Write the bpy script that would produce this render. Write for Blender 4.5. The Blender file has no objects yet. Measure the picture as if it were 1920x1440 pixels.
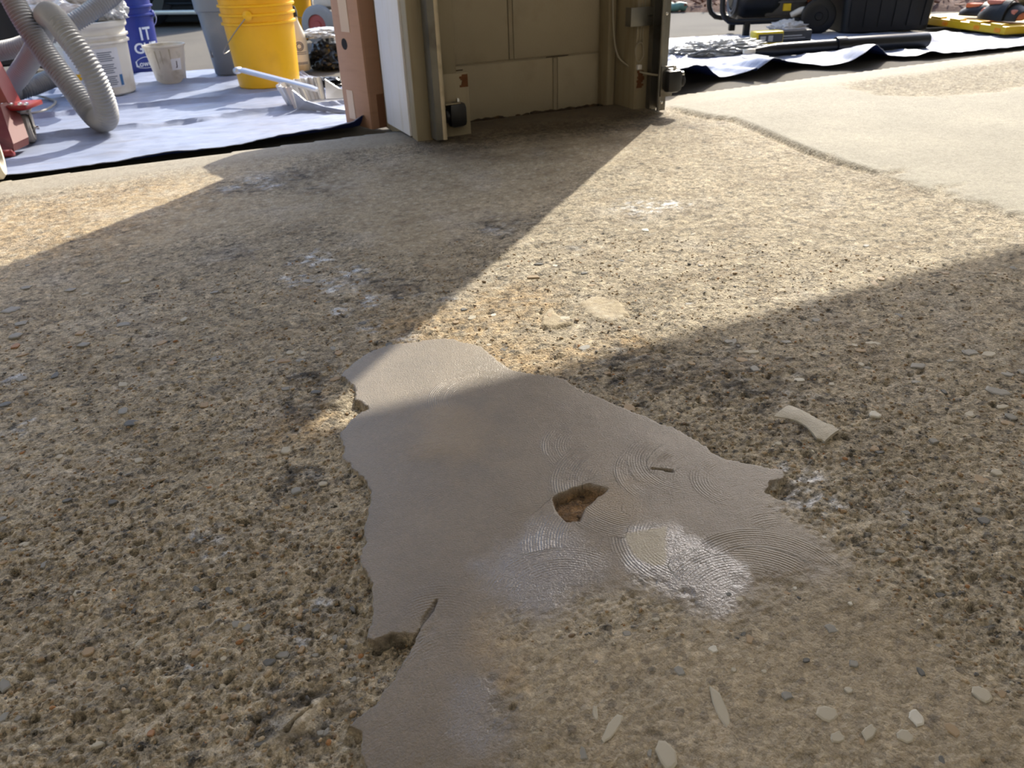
import bpy, bmesh, math, random
import numpy as np
from mathutils import Vector, Matrix

S = bpy.context.scene
COL = S.collection
random.seed(7)
rng = np.random.default_rng(11)

# ------------------------------------------------------------------ camera
# World: X runs along the garage door wall, Y points outdoors, Z up; the camera stands over the origin.
F_PX, CAM_H = 1442.0, 0.52
PITCH, ROLL, YAW = math.radians(30), math.radians(2.2), math.radians(24)
yawv = np.array([math.sin(YAW), math.cos(YAW), 0.0])
r0 = np.array([math.cos(YAW), -math.sin(YAW), 0.0])
FW = yawv*math.cos(PITCH) + np.array([0, 0, -math.sin(PITCH)])
UP0 = yawv*math.sin(PITCH) + np.array([0, 0, math.cos(PITCH)])
RT = math.cos(ROLL)*r0 - math.sin(ROLL)*UP0
UPV = math.sin(ROLL)*r0 + math.cos(ROLL)*UP0
CP = np.array([0, 0, CAM_H])

def ray(x, y): return FW*F_PX + RT*(x-960) - UPV*(y-720)
def G(x, y, z=0.0):                      # where a line of sight meets the height z
    d = ray(x, y); return CP + d*((z-CAM_H)/d[2])
def PD(x, y, D):                         # point on a line of sight at horizontal distance D
    d = ray(x, y); return CP + d*(D/(d@yawv))
def XY(x, y, z=0.0): return G(x, y, z)[:2]

cam = bpy.data.cameras.new('camera'); camo = bpy.data.objects.new('camera', cam); COL.objects.link(camo)
cam.sensor_fit = 'HORIZONTAL'; cam.sensor_width = 36; cam.lens = F_PX*36/1920
cam.clip_start = 0.02; cam.clip_end = 200
camo.matrix_world = Matrix(((RT[0], UPV[0], -FW[0], CP[0]), (RT[1], UPV[1], -FW[1], CP[1]), (RT[2], UPV[2], -FW[2], CP[2]), (0, 0, 0, 1)))
cam.dof.use_dof = True; cam.dof.focus_distance = 0.85; cam.dof.aperture_fstop = 14.0
S.camera = camo

# ------------------------------------------------------------------ light
SUN_EL = math.radians(40.0)
sd = Vector((-0.735*math.cos(SUN_EL), -0.679*math.cos(SUN_EL), -math.sin(SUN_EL)))
sl = bpy.data.lights.new('sun', 'SUN'); sl.energy = 6.3; sl.angle = math.radians(0.53); sl.color = (1.0, 0.935, 0.80)
so = bpy.data.objects.new('sun', sl); COL.objects.link(so); so.rotation_euler = sd.to_track_quat('-Z', 'Y').to_euler()
so.location = (3, 4, 4)

W = bpy.data.worlds.new('sky'); S.world = W; W.use_nodes = True
wn, wl = W.node_tree.nodes, W.node_tree.links
sky = wn.new('ShaderNodeTexSky'); sky.sky_type = 'NISHITA'; sky.sun_disc = False
sky.sun_elevation = SUN_EL; sky.sun_rotation = math.radians(47); sky.dust_density = 2.0; sky.ozone_density = 1.0
hsv = wn.new('ShaderNodeHueSaturation'); hsv.inputs['Saturation'].default_value = 1.15
wl.new(sky.outputs[0], hsv.inputs['Color']); wl.new(hsv.outputs[0], wn['Background'].inputs['Color'])
wn['Background'].inputs['Strength'].default_value = 0.36

S.view_settings.view_transform = 'Standard'; S.view_settings.look = 'None'
S.view_settings.exposure = 0.10; S.view_settings.gamma = 1.0; S.view_settings.use_curve_mapping = False

# ------------------------------------------------------------------ helpers
def lin(r, g, b):
    f = lambda c: (c/255/12.92) if c/255 <= 0.04045 else ((c/255+0.055)/1.055)**2.4
    return (f(r), f(g), f(b), 1.0)

def mat(name, rgb, rough=0.6, metal=0.0, var=0.12, scale=30.0, bump=0.0, bscale=120.0, stain=None, stain_scale=8.0, stain_amt=0.5, trans=0.0, coat=0.0, stretch=None):
    m = bpy.data.materials.new(name); m.use_nodes = True
    n, l = m.node_tree.nodes, m.node_tree.links
    b = n['Principled BSDF']
    tc = n.new('ShaderNodeTexCoord'); src = tc.outputs['Object']
    if stretch:
        mp = n.new('ShaderNodeMapping'); mp.inputs['Scale'].default_value = stretch
        l.new(src, mp.inputs['Vector']); src = mp.outputs[0]
    t = n.new('ShaderNodeTexNoise'); t.inputs['Scale'].default_value = scale; t.inputs['Detail'].default_value = 4
    l.new(src, t.inputs['Vector'])
    c = lin(*rgb)
    mx = n.new('ShaderNodeMix'); mx.data_type = 'RGBA'
    lo = [max(0, v*(1-var)) for v in c[:3]]+[1]; hi = [min(1, v*(1+var)) for v in c[:3]]+[1]
    mx.inputs[6].default_value = lo; mx.inputs[7].default_value = hi
    l.new(t.outputs[0], mx.inputs[0]); out = mx.outputs[2]
    if stain:
        t2 = n.new('ShaderNodeTexNoise'); t2.inputs['Scale'].default_value = stain_scale; t2.inputs['Detail'].default_value = 6
        l.new(src, t2.inputs['Vector'])
        rp = n.new('ShaderNodeMapRange'); rp.inputs[1].default_value = 0.52; rp.inputs[2].default_value = 0.72; rp.inputs[4].default_value = stain_amt
        l.new(t2.outputs[0], rp.inputs[0])
        m2 = n.new('ShaderNodeMix'); m2.data_type = 'RGBA'; m2.inputs[7].default_value = lin(*stain)
        l.new(rp.outputs[0], m2.inputs[0]); l.new(out, m2.inputs[6]); out = m2.outputs[2]
    l.new(out, b.inputs['Base Color'])
    b.inputs['Roughness'].default_value = rough; b.inputs['Metallic'].default_value = metal
    b.inputs['Transmission Weight'].default_value = trans
    b.inputs['Coat Weight'].default_value = coat
    if bump:
        t3 = n.new('ShaderNodeTexNoise'); t3.inputs['Scale'].default_value = bscale; t3.inputs['Detail'].default_value = 5
        l.new(src, t3.inputs['Vector'])
        bp = n.new('ShaderNodeBump'); bp.inputs['Strength'].default_value = bump; bp.inputs['Distance'].default_value = 0.004
        l.new(t3.outputs[0], bp.inputs['Height']); l.new(bp.outputs[0], b.inputs['Normal'])
    return m

class MB:                                   # collects vertices and faces, then links them as one object
    def __init__(s): s.v = []; s.f = []; s.m = []; s.mi = 0
    def add(s, vs, fs, M=None):
        o = len(s.v)
        for p in vs:
            p = Vector(p)
            if M is not None: p = M @ p
            s.v.append(tuple(p))
        for q in fs: s.f.append(tuple(i+o for i in q)); s.m.append(s.mi)
        return s
    def box(s, x0, x1, y0, y1, z0, z1, bev=0.0, M=None):
        if bev <= 0:
            return s.add([(x, y, z) for x in (x0, x1) for y in (y0, y1) for z in (z0, z1)],
                         [(0, 1, 3, 2), (4, 6, 7, 5), (0, 4, 5, 1), (2, 3, 7, 6), (0, 2, 6, 4), (1, 5, 7, 3)], M)
        bm = bmesh.new(); bmesh.ops.create_cube(bm, size=1)
        for v in bm.verts: v.co = Vector(((x0+x1)/2+v.co.x*(x1-x0), (y0+y1)/2+v.co.y*(y1-y0), (z0+z1)/2+v.co.z*(z1-z0)))
        bmesh.ops.bevel(bm, geom=bm.edges[:], offset=bev, segments=2, affect='EDGES', profile=0.5)
        s.bm(bm, M); return s
    def bm(s, bm, M=None):
        bm.verts.index_update()
        s.add([v.co for v in bm.verts], [[v.index for v in f.verts] for f in bm.faces], M); bm.free(); return s
    def lathe(s, prof, n=32, M=None, sq=None, caps=True):   # prof: list of (r, z); closed on the axis where r == 0; sq: squareness
        vs, fs = [], []
        for (r, z) in prof:
            for k in range(n):
                a = 2*math.pi*k/n; c, si = math.cos(a), math.sin(a)
                if sq:
                    q = (abs(c)**sq+abs(si)**sq)**(-1/sq); c, si = c*q, si*q
                vs.append((r*c, r*si, z))
        for i in range(len(prof)-1):
            for k in range(n):
                k2 = (k+1) % n
                fs.append((i*n+k, i*n+k2, (i+1)*n+k2, (i+1)*n+k))
        if caps: fs.append(tuple(range(n-1, -1, -1))); fs.append(tuple((len(prof)-1)*n+k for k in range(n)))
        return s.add(vs, fs, M)
    def tube(s, pts, r, n=10, M=None, caps=True):   # r: number or list
        P = [Vector(p) for p in pts]; vs, fs = [], []; N = len(P)
        t0 = (P[1]-P[0]).normalized()
        a = t0.orthogonal().normalized()
        for i in range(N):
            t = (P[min(i+1, N-1)]-P[max(i-1, 0)]).normalized()
            a = (a - t*a.dot(t)).normalized(); b = t.cross(a)
            rr = r[i] if hasattr(r, '__len__') else r
            for k in range(n):
                an = 2*math.pi*k/n; vs.append(P[i]+a*(rr*math.cos(an))+b*(rr*math.sin(an)))
        for i in range(N-1):
            for k in range(n):
                k2 = (k+1) % n; fs.append((i*n+k, i*n+k2, (i+1)*n+k2, (i+1)*n+k))
        if caps: fs.append(tuple(range(n-1, -1, -1))); fs.append(tuple((N-1)*n+k for k in range(n)))
        return s.add(vs, fs, M)
    def build(s, name, m, parent=None, base=(0, 0, 0), rotz=0.0, smooth=False, label=None, cat=None, group=None, kind=None):
        me = bpy.data.meshes.new(name); me.from_pydata(s.v, [], s.f)
        ms = m if isinstance(m, (list, tuple)) else [m]
        for q in ms: me.materials.append(q)
        if len(ms) > 1: me.polygons.foreach_set('material_index', s.m)
        me.validate(); me.update()
        bm = bmesh.new(); bm.from_mesh(me); bmesh.ops.recalc_face_normals(bm, faces=bm.faces[:]); bm.to_mesh(me); bm.free()
        if smooth:
            me.polygons.foreach_set('use_smooth', [True]*len(me.polygons))
            if smooth is not True: me.set_sharp_from_angle(angle=math.radians(smooth))
        o = bpy.data.objects.new(name, me); COL.objects.link(o)
        o.location = base; o.rotation_euler = (0, 0, rotz)
        if parent: o.parent = parent
        tag(o, label, cat, group, kind); return o

def tag(o, label=None, cat=None, group=None, kind=None):
    if label: o['label'] = label
    if cat: o['category'] = cat
    if group: o['group'] = group
    if kind: o['kind'] = kind
    return o

def thing(name, loc, label, cat, rotz=0.0, group=None, kind=None):
    o = bpy.data.objects.new(name, None); COL.objects.link(o); o.location = tuple(float(c) for c in loc); o.rotation_euler = (0, 0, rotz)
    o.empty_display_size = 0.1
    return tag(o, label, cat, group, kind)

def spline(pts, n):                          # Catmull-Rom through pts, n points evenly spaced
    P = np.array(pts, float); Q = np.vstack([2*P[0]-P[1], P, 2*P[-1]-P[-2]]); out = []
    for i in range(1, len(Q)-2):
        for t in np.linspace(0, 1, 24, endpoint=False):
            out.append(0.5*((2*Q[i])+(-Q[i-1]+Q[i+1])*t+(2*Q[i-1]-5*Q[i]+4*Q[i+1]-Q[i+2])*t*t+(-Q[i-1]+3*Q[i]-3*Q[i+1]+Q[i+2])*t**3))
    out.append(P[-1]); out = np.array(out)
    L = np.concatenate([[0], np.cumsum(np.linalg.norm(np.diff(out, axis=0), axis=1))])
    s = np.linspace(0, L[-1], n)
    return np.stack([np.interp(s, L, out[:, k]) for k in range(3)], 1)
def splen(pts):
    q = spline(pts, 200); return np.linalg.norm(np.diff(q, axis=0), axis=1).sum()

def T(x=0, y=0, z=0): return Matrix.Translation((x, y, z))
def RX(a): return Matrix.Rotation(math.radians(a), 4, 'X')
def RY(a): return Matrix.Rotation(math.radians(a), 4, 'Y')
def RZ(a): return Matrix.Rotation(math.radians(a), 4, 'Z')

# numpy gradient noise, roughly -1..1
def _h(ix, iy, seed):
    n = (ix.astype(np.int64)*374761393 + iy.astype(np.int64)*668265263 + seed*1442695041) & 0xffffffff
    n = ((n ^ (n >> 13))*1274126177) & 0xffffffff
    n = ((n ^ (n >> 15))*2246822519) & 0xffffffff
    return ((n ^ (n >> 16)) & 0xffffff)/float(0x1000000)
def noise(x, y, seed=0):
    ix, iy = np.floor(x), np.floor(y); fx, fy = x-ix, y-iy
    ux, uy = fx*fx*fx*(fx*(fx*6-15)+10), fy*fy*fy*(fy*(fy*6-15)+10)
    def g(dx, dy):
        a = _h(ix+dx, iy+dy, seed)*2*math.pi
        return np.cos(a)*(fx-dx)+np.sin(a)*(fy-dy)
    a, b, c, d = g(0, 0), g(1, 0), g(0, 1), g(1, 1)
    return 1.5*((a+(b-a)*ux)*(1-uy)+(c+(d-c)*ux)*uy)
def fbm(x, y, seed=0, o=3): 
    s, a, t = 0, 1.0, 0
    for k in range(o):
        s = s+a*noise(x*2**k, y*2**k, seed+17*k); t += a; a *= 0.5
    return s/t
def cells(x, y, seed=0):                     # nearest feature point: distance and the cell's random number
    ix, iy = np.floor(x), np.floor(y); best = np.full(x.shape, 9.0); rid = np.zeros(x.shape)
    for dx in (-1, 0, 1):
        for dy in (-1, 0, 1):
            cx, cy = ix+dx, iy+dy
            px = cx+0.15+0.7*_h(cx, cy, seed+1); py = cy+0.15+0.7*_h(cx, cy, seed+2)
            d = np.hypot(x-px, y-py); q = d < best
            best = np.where(q, d, best); rid = np.where(q, _h(cx, cy, seed+3), rid)
    return best, rid
def sstep(a, b, x):
    t = np.clip((x-a)/(b-a), 0, 1); return t*t*(3-2*t)
def poly(pix, z=0.0): return np.array([XY(x, y, z) for x, y in pix])
def sdist(u, v, P):                          # signed distance to polygon P, positive inside
    d = np.full(u.shape, 1e9); ins = np.zeros(u.shape, bool); n = len(P)
    for i in range(n):
        a, b = P[i], P[(i+1) % n]; e = b-a
        t = np.clip(((u-a[0])*e[0]+(v-a[1])*e[1])/(e@e+1e-12), 0, 1)
        d = np.minimum(d, np.hypot(u-a[0]-t*e[0], v-a[1]-t*e[1]))
        c = (a[1] > v) != (b[1] > v)
        ins ^= c & (u < (b[0]-a[0])*(v-a[1])/(b[1]-a[1]+1e-15)+a[0])
    return np.where(ins, d, -d)
def ldist(u, v, P):
    d = np.full(u.shape, 1e9)
    for a, b in zip(P[:-1], P[1:]):
        e = b-a; t = np.clip(((u-a[0])*e[0]+(v-a[1])*e[1])/(e@e+1e-12), 0, 1)
        d = np.minimum(d, np.hypot(u-a[0]-t*e[0], v-a[1]-t*e[1]))
    return d
# ------------------------------------------------------------------ the floor: eroded concrete with a smooth patch left standing
PATCH = [(640,703),(652,690),(672,674),(700,655),(735,645),(780,638),(850,633),(905,650),(932,676),(960,695),(1010,700),(1060,712),(1100,735),(1150,755),(1210,780),(1262,802),(1310,825),(1335,848),(1400,870),(1470,882),(1472,900),(1441,906),(1437,922),(1470,938),(1480,962),(1530,1000),(1590,1050),
         (1560,1085),(1430,1095),(1400,1140),(1345,1163),(1300,1140),(1200,1105),(1100,1130),(1000,1172),(930,1180),(945,1290),(960,1480),
         (690,1480),(682,1400),(676,1372),(652,1362),(690,1332),(722,1298),(745,1258),(775,1206),(786,1184),(772,1190),(735,1190),(700,1204),(688,1198),(694,1160),(702,1120),(690,1085),(676,1060),(682,985),(694,945),(688,905),(666,882),(645,862),(638,815),(655,788),(692,766),(668,748),(662,726)]
SOFT = [(1530,1000),(1590,1050),(1560,1085),(1430,1095),(1400,1140),(1345,1163),(1300,1140),(1200,1105),(1100,1130),(1000,1172),(930,1180),(945,1290),(960,1480)]
P_PATCH, P_SOFT = poly(PATCH), poly(SOFT)
XE = float(XY(700, 900)[0])
P_BR = poly([(950,1480),(935,1290),(930,1180),(1000,1172),(1345,1160),(1590,1060),(1690,1120),(1800,1220),(1960,1330),(1960,1490)])
P_HOLE = poly([(1033,937),(1050,924),(1075,913),(1105,909),(1140,917),(1115,935),(1100,950),(1088,976),(1062,978),(1043,955)])
P_TOP = np.vstack([poly([(1285,207),(1330,217),(1380,222),(1440,247),(1520,281),(1580,303),(1642,321)]), poly([(1760,330),(1960,395)]), [[3.2,1.6],[5.4,1.9],[5.4,2.36]], poly([(1920,125),(1700,150),(1580,168),(1440,186)])])
_c = P_TOP[:7]; _e = (_c[6]-_c[2])/np.linalg.norm(_c[6]-_c[2])
P_CUTBIG = np.vstack([_c, [_c[6]+_e*3], [[9, -2], [9, 6]], [_c[0]+np.array([.0, .25])]])
P_LOWBIG = np.vstack([[_c[6]+(_c[6]-XY(1960, 395))*2], [_c[6]], [XY(1960, 395)], [[9, 1.2], [9, 6], [0, 6]]])
P_ROUGHTOP = poly([(1560,160),(1700,128),(1960,95),(1960,160),(1760,182),(1640,176)])
P_S2 = poly([(600,330),(760,290),(1000,262),(1180,240),(1200,262),(1080,330),(960,400),(880,420),(840,492),(720,470),(620,420)])
P_S1 = poly([(190,450),(300,380),(430,352),(620,360),(600,410),(430,420),(300,450)])
P_S3 = poly([(90,420),(330,330),(470,300),(560,292),(470,330),(350,362),(200,430)])
P_LENS = poly([(1085,566),(1110,552),(1160,560),(1180,585),(1150,602),(1110,592)])
P_FLAKE = poly([(1015,590),(1035,575),(1050,596),(1075,602),(1040,612),(1018,610)])
P_FLAKE2 = poly([(480,1390),(560,1320),(640,1270),(600,1330),(570,1365),(530,1395)])
P_GLOSS = poly([(1180,985),(1255,982),(1330,1010),(1395,1065),(1400,1100),(1370,1150),(1340,1160),(1290,1130),(1190,1092),(1165,1062),(1180,1020)])
P_TRI = poly([(1172,1002),(1252,985),(1250,1062),(1225,1062),(1185,1042)])
P_GLOSS2 = poly([(900,1060),(1000,990),(1060,985),(1130,1050),(1060,1130),(1000,1165),(950,1140),(935,1110)])
P_GLOSS3 = poly([(840,1275),(925,1272),(945,1380),(900,1410),(850,1380)])
P_CRACK = poly([(818,1126),(808,1142),(795,1162),(782,1188),(772,1196),(735,1190),(700,1206)])
P_SLIT = poly([(1222,879),(1240,880),(1260,884)])
P_CRACK2 = poly([(536,1362),(548,1345),(566,1330),(580,1318)])
EFFLO_GLINT = [(1500,890,.045),(1515,930,.05),(1470,900,.02),(765,630,.03),(842,557,.02),(640,577,.03),(690,610,.035),(660,505,.05),(590,480,.06),(640,530,.06),(700,560,.04),(480,333,.06),(430,350,.05),(500,345,.05),(1200,385,.09),(1250,380,.06),(390,985,.03),(400,1030,.02),(560,1180,.02),(600,1130,.02),(360,1250,.02),(930,425,.05),(560,520,.05),(20,700,.03),(40,790,.03)]  # efflorescence, plus a pair far out that paints sunlit glints into the colour
DARK = [(940,412,.09),(540,330,.12),(620,345,.1),(450,350,.09),(430,470,.06),(1080,460,.03),(1400,700,.12),(1200,690,.1),(590,700,.06),(570,765,.06),(1480,800,.03),(720,525,.06),(560,890,.05),(560,1330,.05),(1480,920,.02),(900,1340,.05),(760,540,.05)]
RUST_SUNGOLD = [(820,640,.10),(960,660,.10),(1010,680,.08),(880,600,.12),(760,600,.08),(1090,660,.06),(560,790,.08),(1180,640,.06),(960,560,.12),(80,420,.4),(250,370,.3),(920,1230,.04),(940,1270,.03)]  # orange tint; in the sunlit zone it paints in the sun's golden cast
SWIRL = [(1180,1015,.11,1.6,3.4,.0045,.8),(1010,1035,.09,.8,2.3,.0045,.8),(760,930,.11,.7,2.0,.0045,.6),(1490,1040,.075,.2,2.0,.0052,1.0),(1350,905,.09,1.9,3.3,.0048,.8),(980,800,.10,.3,1.7,.0045,.5),(1195,905,.098,2.2,4.6,.0046,1.0),(1285,868,.070,2.2,4.4,.0048,1.0),(1265,885,.068,2.3,3.9,.0044,.9),(905,745,.075,1.2,4.0,.0045,.8),(1445,1105,.085,0.3,2.6,.0050,1.0),(1420,1150,.095,0.4,2.4,.0050,.9),(1380,900,.05,2.0,4.5,.0048,.7),(1130,835,.075,1.9,3.9,.0046,.7),(1060,1135,.08,1.0,2.7,.0050,.6),(820,1210,.075,1.0,2.4,.005,.6),(850,1285,.07,.9,2.6,.005,.6),(1300,1010,.085,2.4,4.2,.0048,.7),(900,990,.10,1.0,2.5,.005,.5),(1700,1320,.06,2.0,4.6,.006,1.2),(1720,1380,.07,1.4,3.6,.006,1.0),(1530,1180,.09,.4,2.0,.006,.7),(1110,1290,.07,3.6,5.6,.006,.6)]

def blobs(u, v, lst, seed, ragged=.5):
    m = np.zeros(u.shape)
    w = 1+ragged*fbm(u/.03, v/.03, seed, 3)
    for x, y, r in lst:
        c = XY(x, y); 
        m = np.maximum(m, 1-sstep(.25, 1.0, np.hypot(u-c[0], v-c[1])/r*w))
    return m

def surface(u, v, cell):
    """height, masks and colour of the concrete at (u, v); cell = grid spacing there, to leave out what it cannot carry"""
    R = {}
    keep = lambda lam: np.clip(lam/(2.2*cell)-0.6, 0, 1)
    wob = .0035*noise(u/.03, v/.03, 3)*1.0+.0018*noise(u/.010, v/.010, 4)+.0009*noise(u/.004, v/.004, 5)
    near = (np.hypot(u, v) < 1.6)
    sp = np.full(u.shape, -9.0); soft = np.ones(u.shape)
    sp[near] = sdist(u[near], v[near], P_PATCH)
    ds = np.full(u.shape, 9.0); ds[near] = ldist(u[near], v[near], P_SOFT)
    sft = 1-sstep(.03, .09, ds)                                   # near the worn, stepless rim
    sp2 = sp+wob
    patch = np.where(sft > .5, sstep(-.03, .03, sp+3*wob), sstep(-.0006, .0009, sp2))
    patch = sft*sstep(-.03, .03, sp+3*wob)+(1-sft)*sstep(-.0006, .0009, sp2)
    hole = np.zeros(u.shape); hole[near] = sdist(u[near], v[near], P_HOLE); hole = np.where(near, sstep(-.001, .004, hole+wob*.8), 0)
    br = np.zeros(u.shape); br[near] = sstep(-.04, .04, sdist(u[near], v[near], P_BR)+4*wob[near])
    cw_ = np.maximum(.003, .9*cell); top = sstep(-1, .35, (sdist(u, v, P_CUTBIG)+.25*wob)/cw_)*sstep(-.08, .03, sdist(u, v, P_LOWBIG)+.10*noise(u/.14, v/.14, 31)+.04*noise(u/.03, v/.03, 32))
    rtop = sstep(-.06, .06, sdist(u, v, P_ROUGHTOP)+.05*noise(u/.1, v/.1, 33))
    band = sstep(2.25, 2.36, v+.03*noise(u/.25, v/.1, 35)+.012*noise(u/.05, v/.04, 36))
    band = np.where(v < 2.2, 0, band)
    s2 = sstep(-.05, .05, sdist(u, v, P_S2)+.06*noise(u/.12, v/.12, 41)); s1 = sstep(-.06, .06, sdist(u, v, P_S1)+.06*noise(u/.12, v/.12, 42))
    s3 = sstep(-.06, .06, sdist(u, v, P_S3)+.06*noise(u/.12, v/.12, 43))
    lens = sstep(-.004, .006, sdist(u, v, P_LENS)+wob); flake = sstep(-.001, .002, sdist(u, v, P_FLAKE)+wob)
    flake2 = sstep(-.006, .008, sdist(u, v, P_FLAKE2)+wob)
    smooth = np.maximum.reduce([.75*s2, .6*s1, .5*s3, lens, flake, .85*flake2])
    big = fbm(u/.35, v/.35, 51, 3)
    # roughness of the eroded surface
    A = np.clip(.92+.55*big, .45, 1.35)
    A = A*(1-.62*br)*(1-.8*smooth); px_ = (1-.75*br)*(1-.7*smooth)
    n12, n35, n14, n6, n3 = (noise(u/l, v/l, 60+i) for i, l in enumerate((.11, .034, .0135, .006, .003)))
    cd, cr = cells(u/.011, v/.011, 70); pebble = np.where(cr > .45, np.clip(1-(cd/.42)**2, 0, 1), 0)
    pd, pr = cells(u/.021, v/.021, 80); pit = np.where(pr > .84, 1-sstep(.06, .06+.30*(pr-.84)/.16, pd*(1+.5*n6+.3*n14)), 0)
    pd2, pr2 = cells(u/.0085, v/.0085, 85); pit2 = np.where(pr2 > .62, 1-sstep(.08, .36, pd2*(1+.5*n3)), 0)
    rel = .0020*n12+(.0020*n35)*keep(.034)+.0016*n14*keep(.0135)+(.0016*n6*keep(.006)+.0010*n3*keep(.003)) \
        + .0016*pebble*keep(.011)-.0046*pit*px_*keep(.014)-.0024*pit2*px_*keep(.008)
    zr = -.0048-.0030*sstep(.0, .10, XE-u)+A*rel+.004*br+.0028*lens+.0045*flake+.0045*flake2
    zr = np.where(sft > .02, zr+sft*.0015, zr)
    # deeper just beside the broken left edge of the patch
    c = XY(668, 768); zr -= .007*(1-sstep(.01, .055, np.hypot(u-c[0], v-c[1])))
    c = XY(740, 1212); zr -= .006*(1-sstep(.01, .04, np.hypot(u-c[0], v-c[1])))
    c = XY(1455, 918); zr -= .004*(1-sstep(.004, .02, np.hypot(u-c[0], v-c[1])))
    # smooth patch with grinder swirls
    zp = .0010*noise(u/.16, v/.16, 91)+.00012*noise(u/.012, v/.012, 92)+.00006*noise(u/.0045, v/.0045, 93)
    swp = np.zeros(u.shape); swm = np.zeros(u.shape)
    for x, y, rad, a0, a1, lam, amp in SWIRL:
        c = XY(x, y); du, dv = u-c[0], v-c[1]; q = (np.abs(du) < rad*1.2) & (np.abs(dv) < rad*1.2)
        if not q.any(): continue
        d = np.hypot(du[q], dv[q]); an = np.mod(np.arctan2(dv[q], du[q])+YAW, 2*math.pi)
        w = sstep(.35*rad, .75*rad, d)*(1-sstep(.93*rad, 1.03*rad, d))*sstep(a0-.4, a0+.5, an)*(1-sstep(a1-.5, a1+.4, an))
        ph = d/(.80*lam)*2*math.pi+.5*noise(u[q]/.05, v[q]/.05, 95)
        wa = w*amp; o_ = wa > swm[q]; t_ = swp[q]; t_[o_] = ph[o_]; swp[q] = t_; swm[q] = np.maximum(swm[q], wa)
    ck = np.full(u.shape, 9.0); ck[near] = np.minimum(ldist(u[near], v[near], P_CRACK), ldist(u[near], v[near], P_CRACK2))
    ck = 1-sstep(.0008, .0026, ck+.5*wob); sl = np.full(u.shape, 9.0); sl[near] = ldist(u[near], v[near], P_SLIT); sl = 1-sstep(.0008, .0020, sl+.3*wob)
    zp = zp-hole*(.0105+.0025*n14+.002*n35+.0015*n6)-.004*sl
    tz = .0035+.0012*noise(u/.3, v/.3, 97)+.0006*noise(u/.03, v/.03, 98)*keep(.03)
    zr2 = zr+(tz-zr)*top*(1-.9*rtop)
    bz = .0005+.0012*noise(u/.4, v/.1, 99)+.0004*noise(u/.02, v/.02, 100)*keep(.02)
    zr2 = zr2+(bz-zr2)*band
    # the slab's outer arris is worn round
    zr2 = zr2-.012*sstep(2.44, 2.53, v+.01*noise(u/.2, v/.2, 101))
    sc_ = sdist(u, v, P_CUTBIG); q_ = np.clip(-sc_, 0, 1)
    zr2 = zr2-.010*np.exp(-(q_/.026)**2)*(1-sstep(-1, .35, sc_/np.maximum(.003, .9*cell)))*sstep(-.03, .04, sdist(u, v, P_LOWBIG))*(1-sstep(2.2, 2.3, v))*(u > 1.5)*(1-patch)
    z = zr2+(zp-zr2)*patch-.005*ck*(1-.5*patch)
    z = z-(.006*sl)*patch*0
    # ------- colour (albedo): stains and minerals, with some glints, sun tint and pit shade painted in
    def L(r, g, b): return np.array(lin(r, g, b)[:3])
    C = np.empty(u.shape+(3,))
    t = np.clip(.5+.5*fbm(u/.18, v/.18, 110, 4)+.25*noise(u/.012, v/.012, 112), 0, 1)[:, None]
    C[:] = L(148, 135, 112)*(1-t)+L(200, 186, 161)*t
    gr = np.clip(.5+1.1*fbm(u/.06, v/.06, 113, 3), 0, 1)[:, None]; C = C*(1-.30*gr)+L(178, 166, 146)*.30*gr
    rust = blobs(u, v, RUST_SUNGOLD, 120, .7)[:, None]*np.clip(.75+.8*noise(u/.02, v/.02, 121), 0, 1)[:, None]
    C = C*(1-.42*rust)+L(186, 146, 84)*.42*rust  # rust tint and painted golden sun tone together
    dark = blobs(u, v, DARK, 122, .8)[:, None]*np.clip(.7+.9*noise(u/.025, v/.025, 123), 0, 1)[:, None]
    C = C*(1-.60*dark)+L(84, 76, 68)*.60*dark
    spk = np.clip(blobs(u, v, DARK, 122, .8)*1.5, 0, 1)[:, None]*sstep(.12, .45, noise(u/.024, v/.017, 124))[:, None]; C = C*(1-.75*spk)+L(48, 43, 38)*.75*spk  # shade of pits beyond the grid's relief, put into the colour as speckle
    spl = np.clip(blobs(u, v, DARK, 122, .8)*1.3, 0, 1)[:, None]*sstep(.25, .5, noise(u/.03, v/.02, 126))[:, None]*(1-spk); C = C*(1-.5*spl)+L(178, 176, 172)*.5*spl
    sm = smooth[:, None]; C = C*(1-.6*sm)+L(158, 144, 118)*.6*sm
    # dark minerals among the pebbles, pits darkened
    dm = (np.where(cr > .93, 1, 0)*np.where(cd < .34, 1, 0)*keep(.011))[:, None]; C = C*(1-.6*dm)+L(78, 80, 84)*.6*dm
    lm = (np.where((cr > .86) & (cr < .93), 1, 0)*np.where(cd < .34, 1, 0)*keep(.011))[:, None]; C = C*(1-.5*lm)+L(206, 196, 176)*.5*lm
    C = C*(1-.45*(np.clip(pit+.6*pit2, 0, 1)*px_)[:, None])
    ef = blobs(u, v, EFFLO_GLINT, 130, .8)*np.clip(.25+1.9*fbm(u/.022, v/.014, 131, 4), 0, 1); e3 = ef[:, None]
    C = C*(1-.75*e3)+L(200, 203, 208)*.75*e3
    wash = (np.clip(fbm(u/.16, v/.16, 133, 4)-.12, 0, 1)*1.1)[:, None]; C = C*(1-wash)+L(186, 178, 166)*wash
    b3 = br[:, None]; C = C*(1-.45*b3)+(L(138, 122, 97)*(1+.30*fbm(u/.05, v/.05, 135, 3))[:, None])*.45*b3
    # pier end: soil in the corner
    soil = (sstep(1.75, 2.35, v+.14*noise(u/.15, v/.1, 137)+.06*noise(u/.04, v/.03, 138))*sstep(.66, .78, u)*(1-sstep(1.5, 1.66, u)))[:, None]
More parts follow.
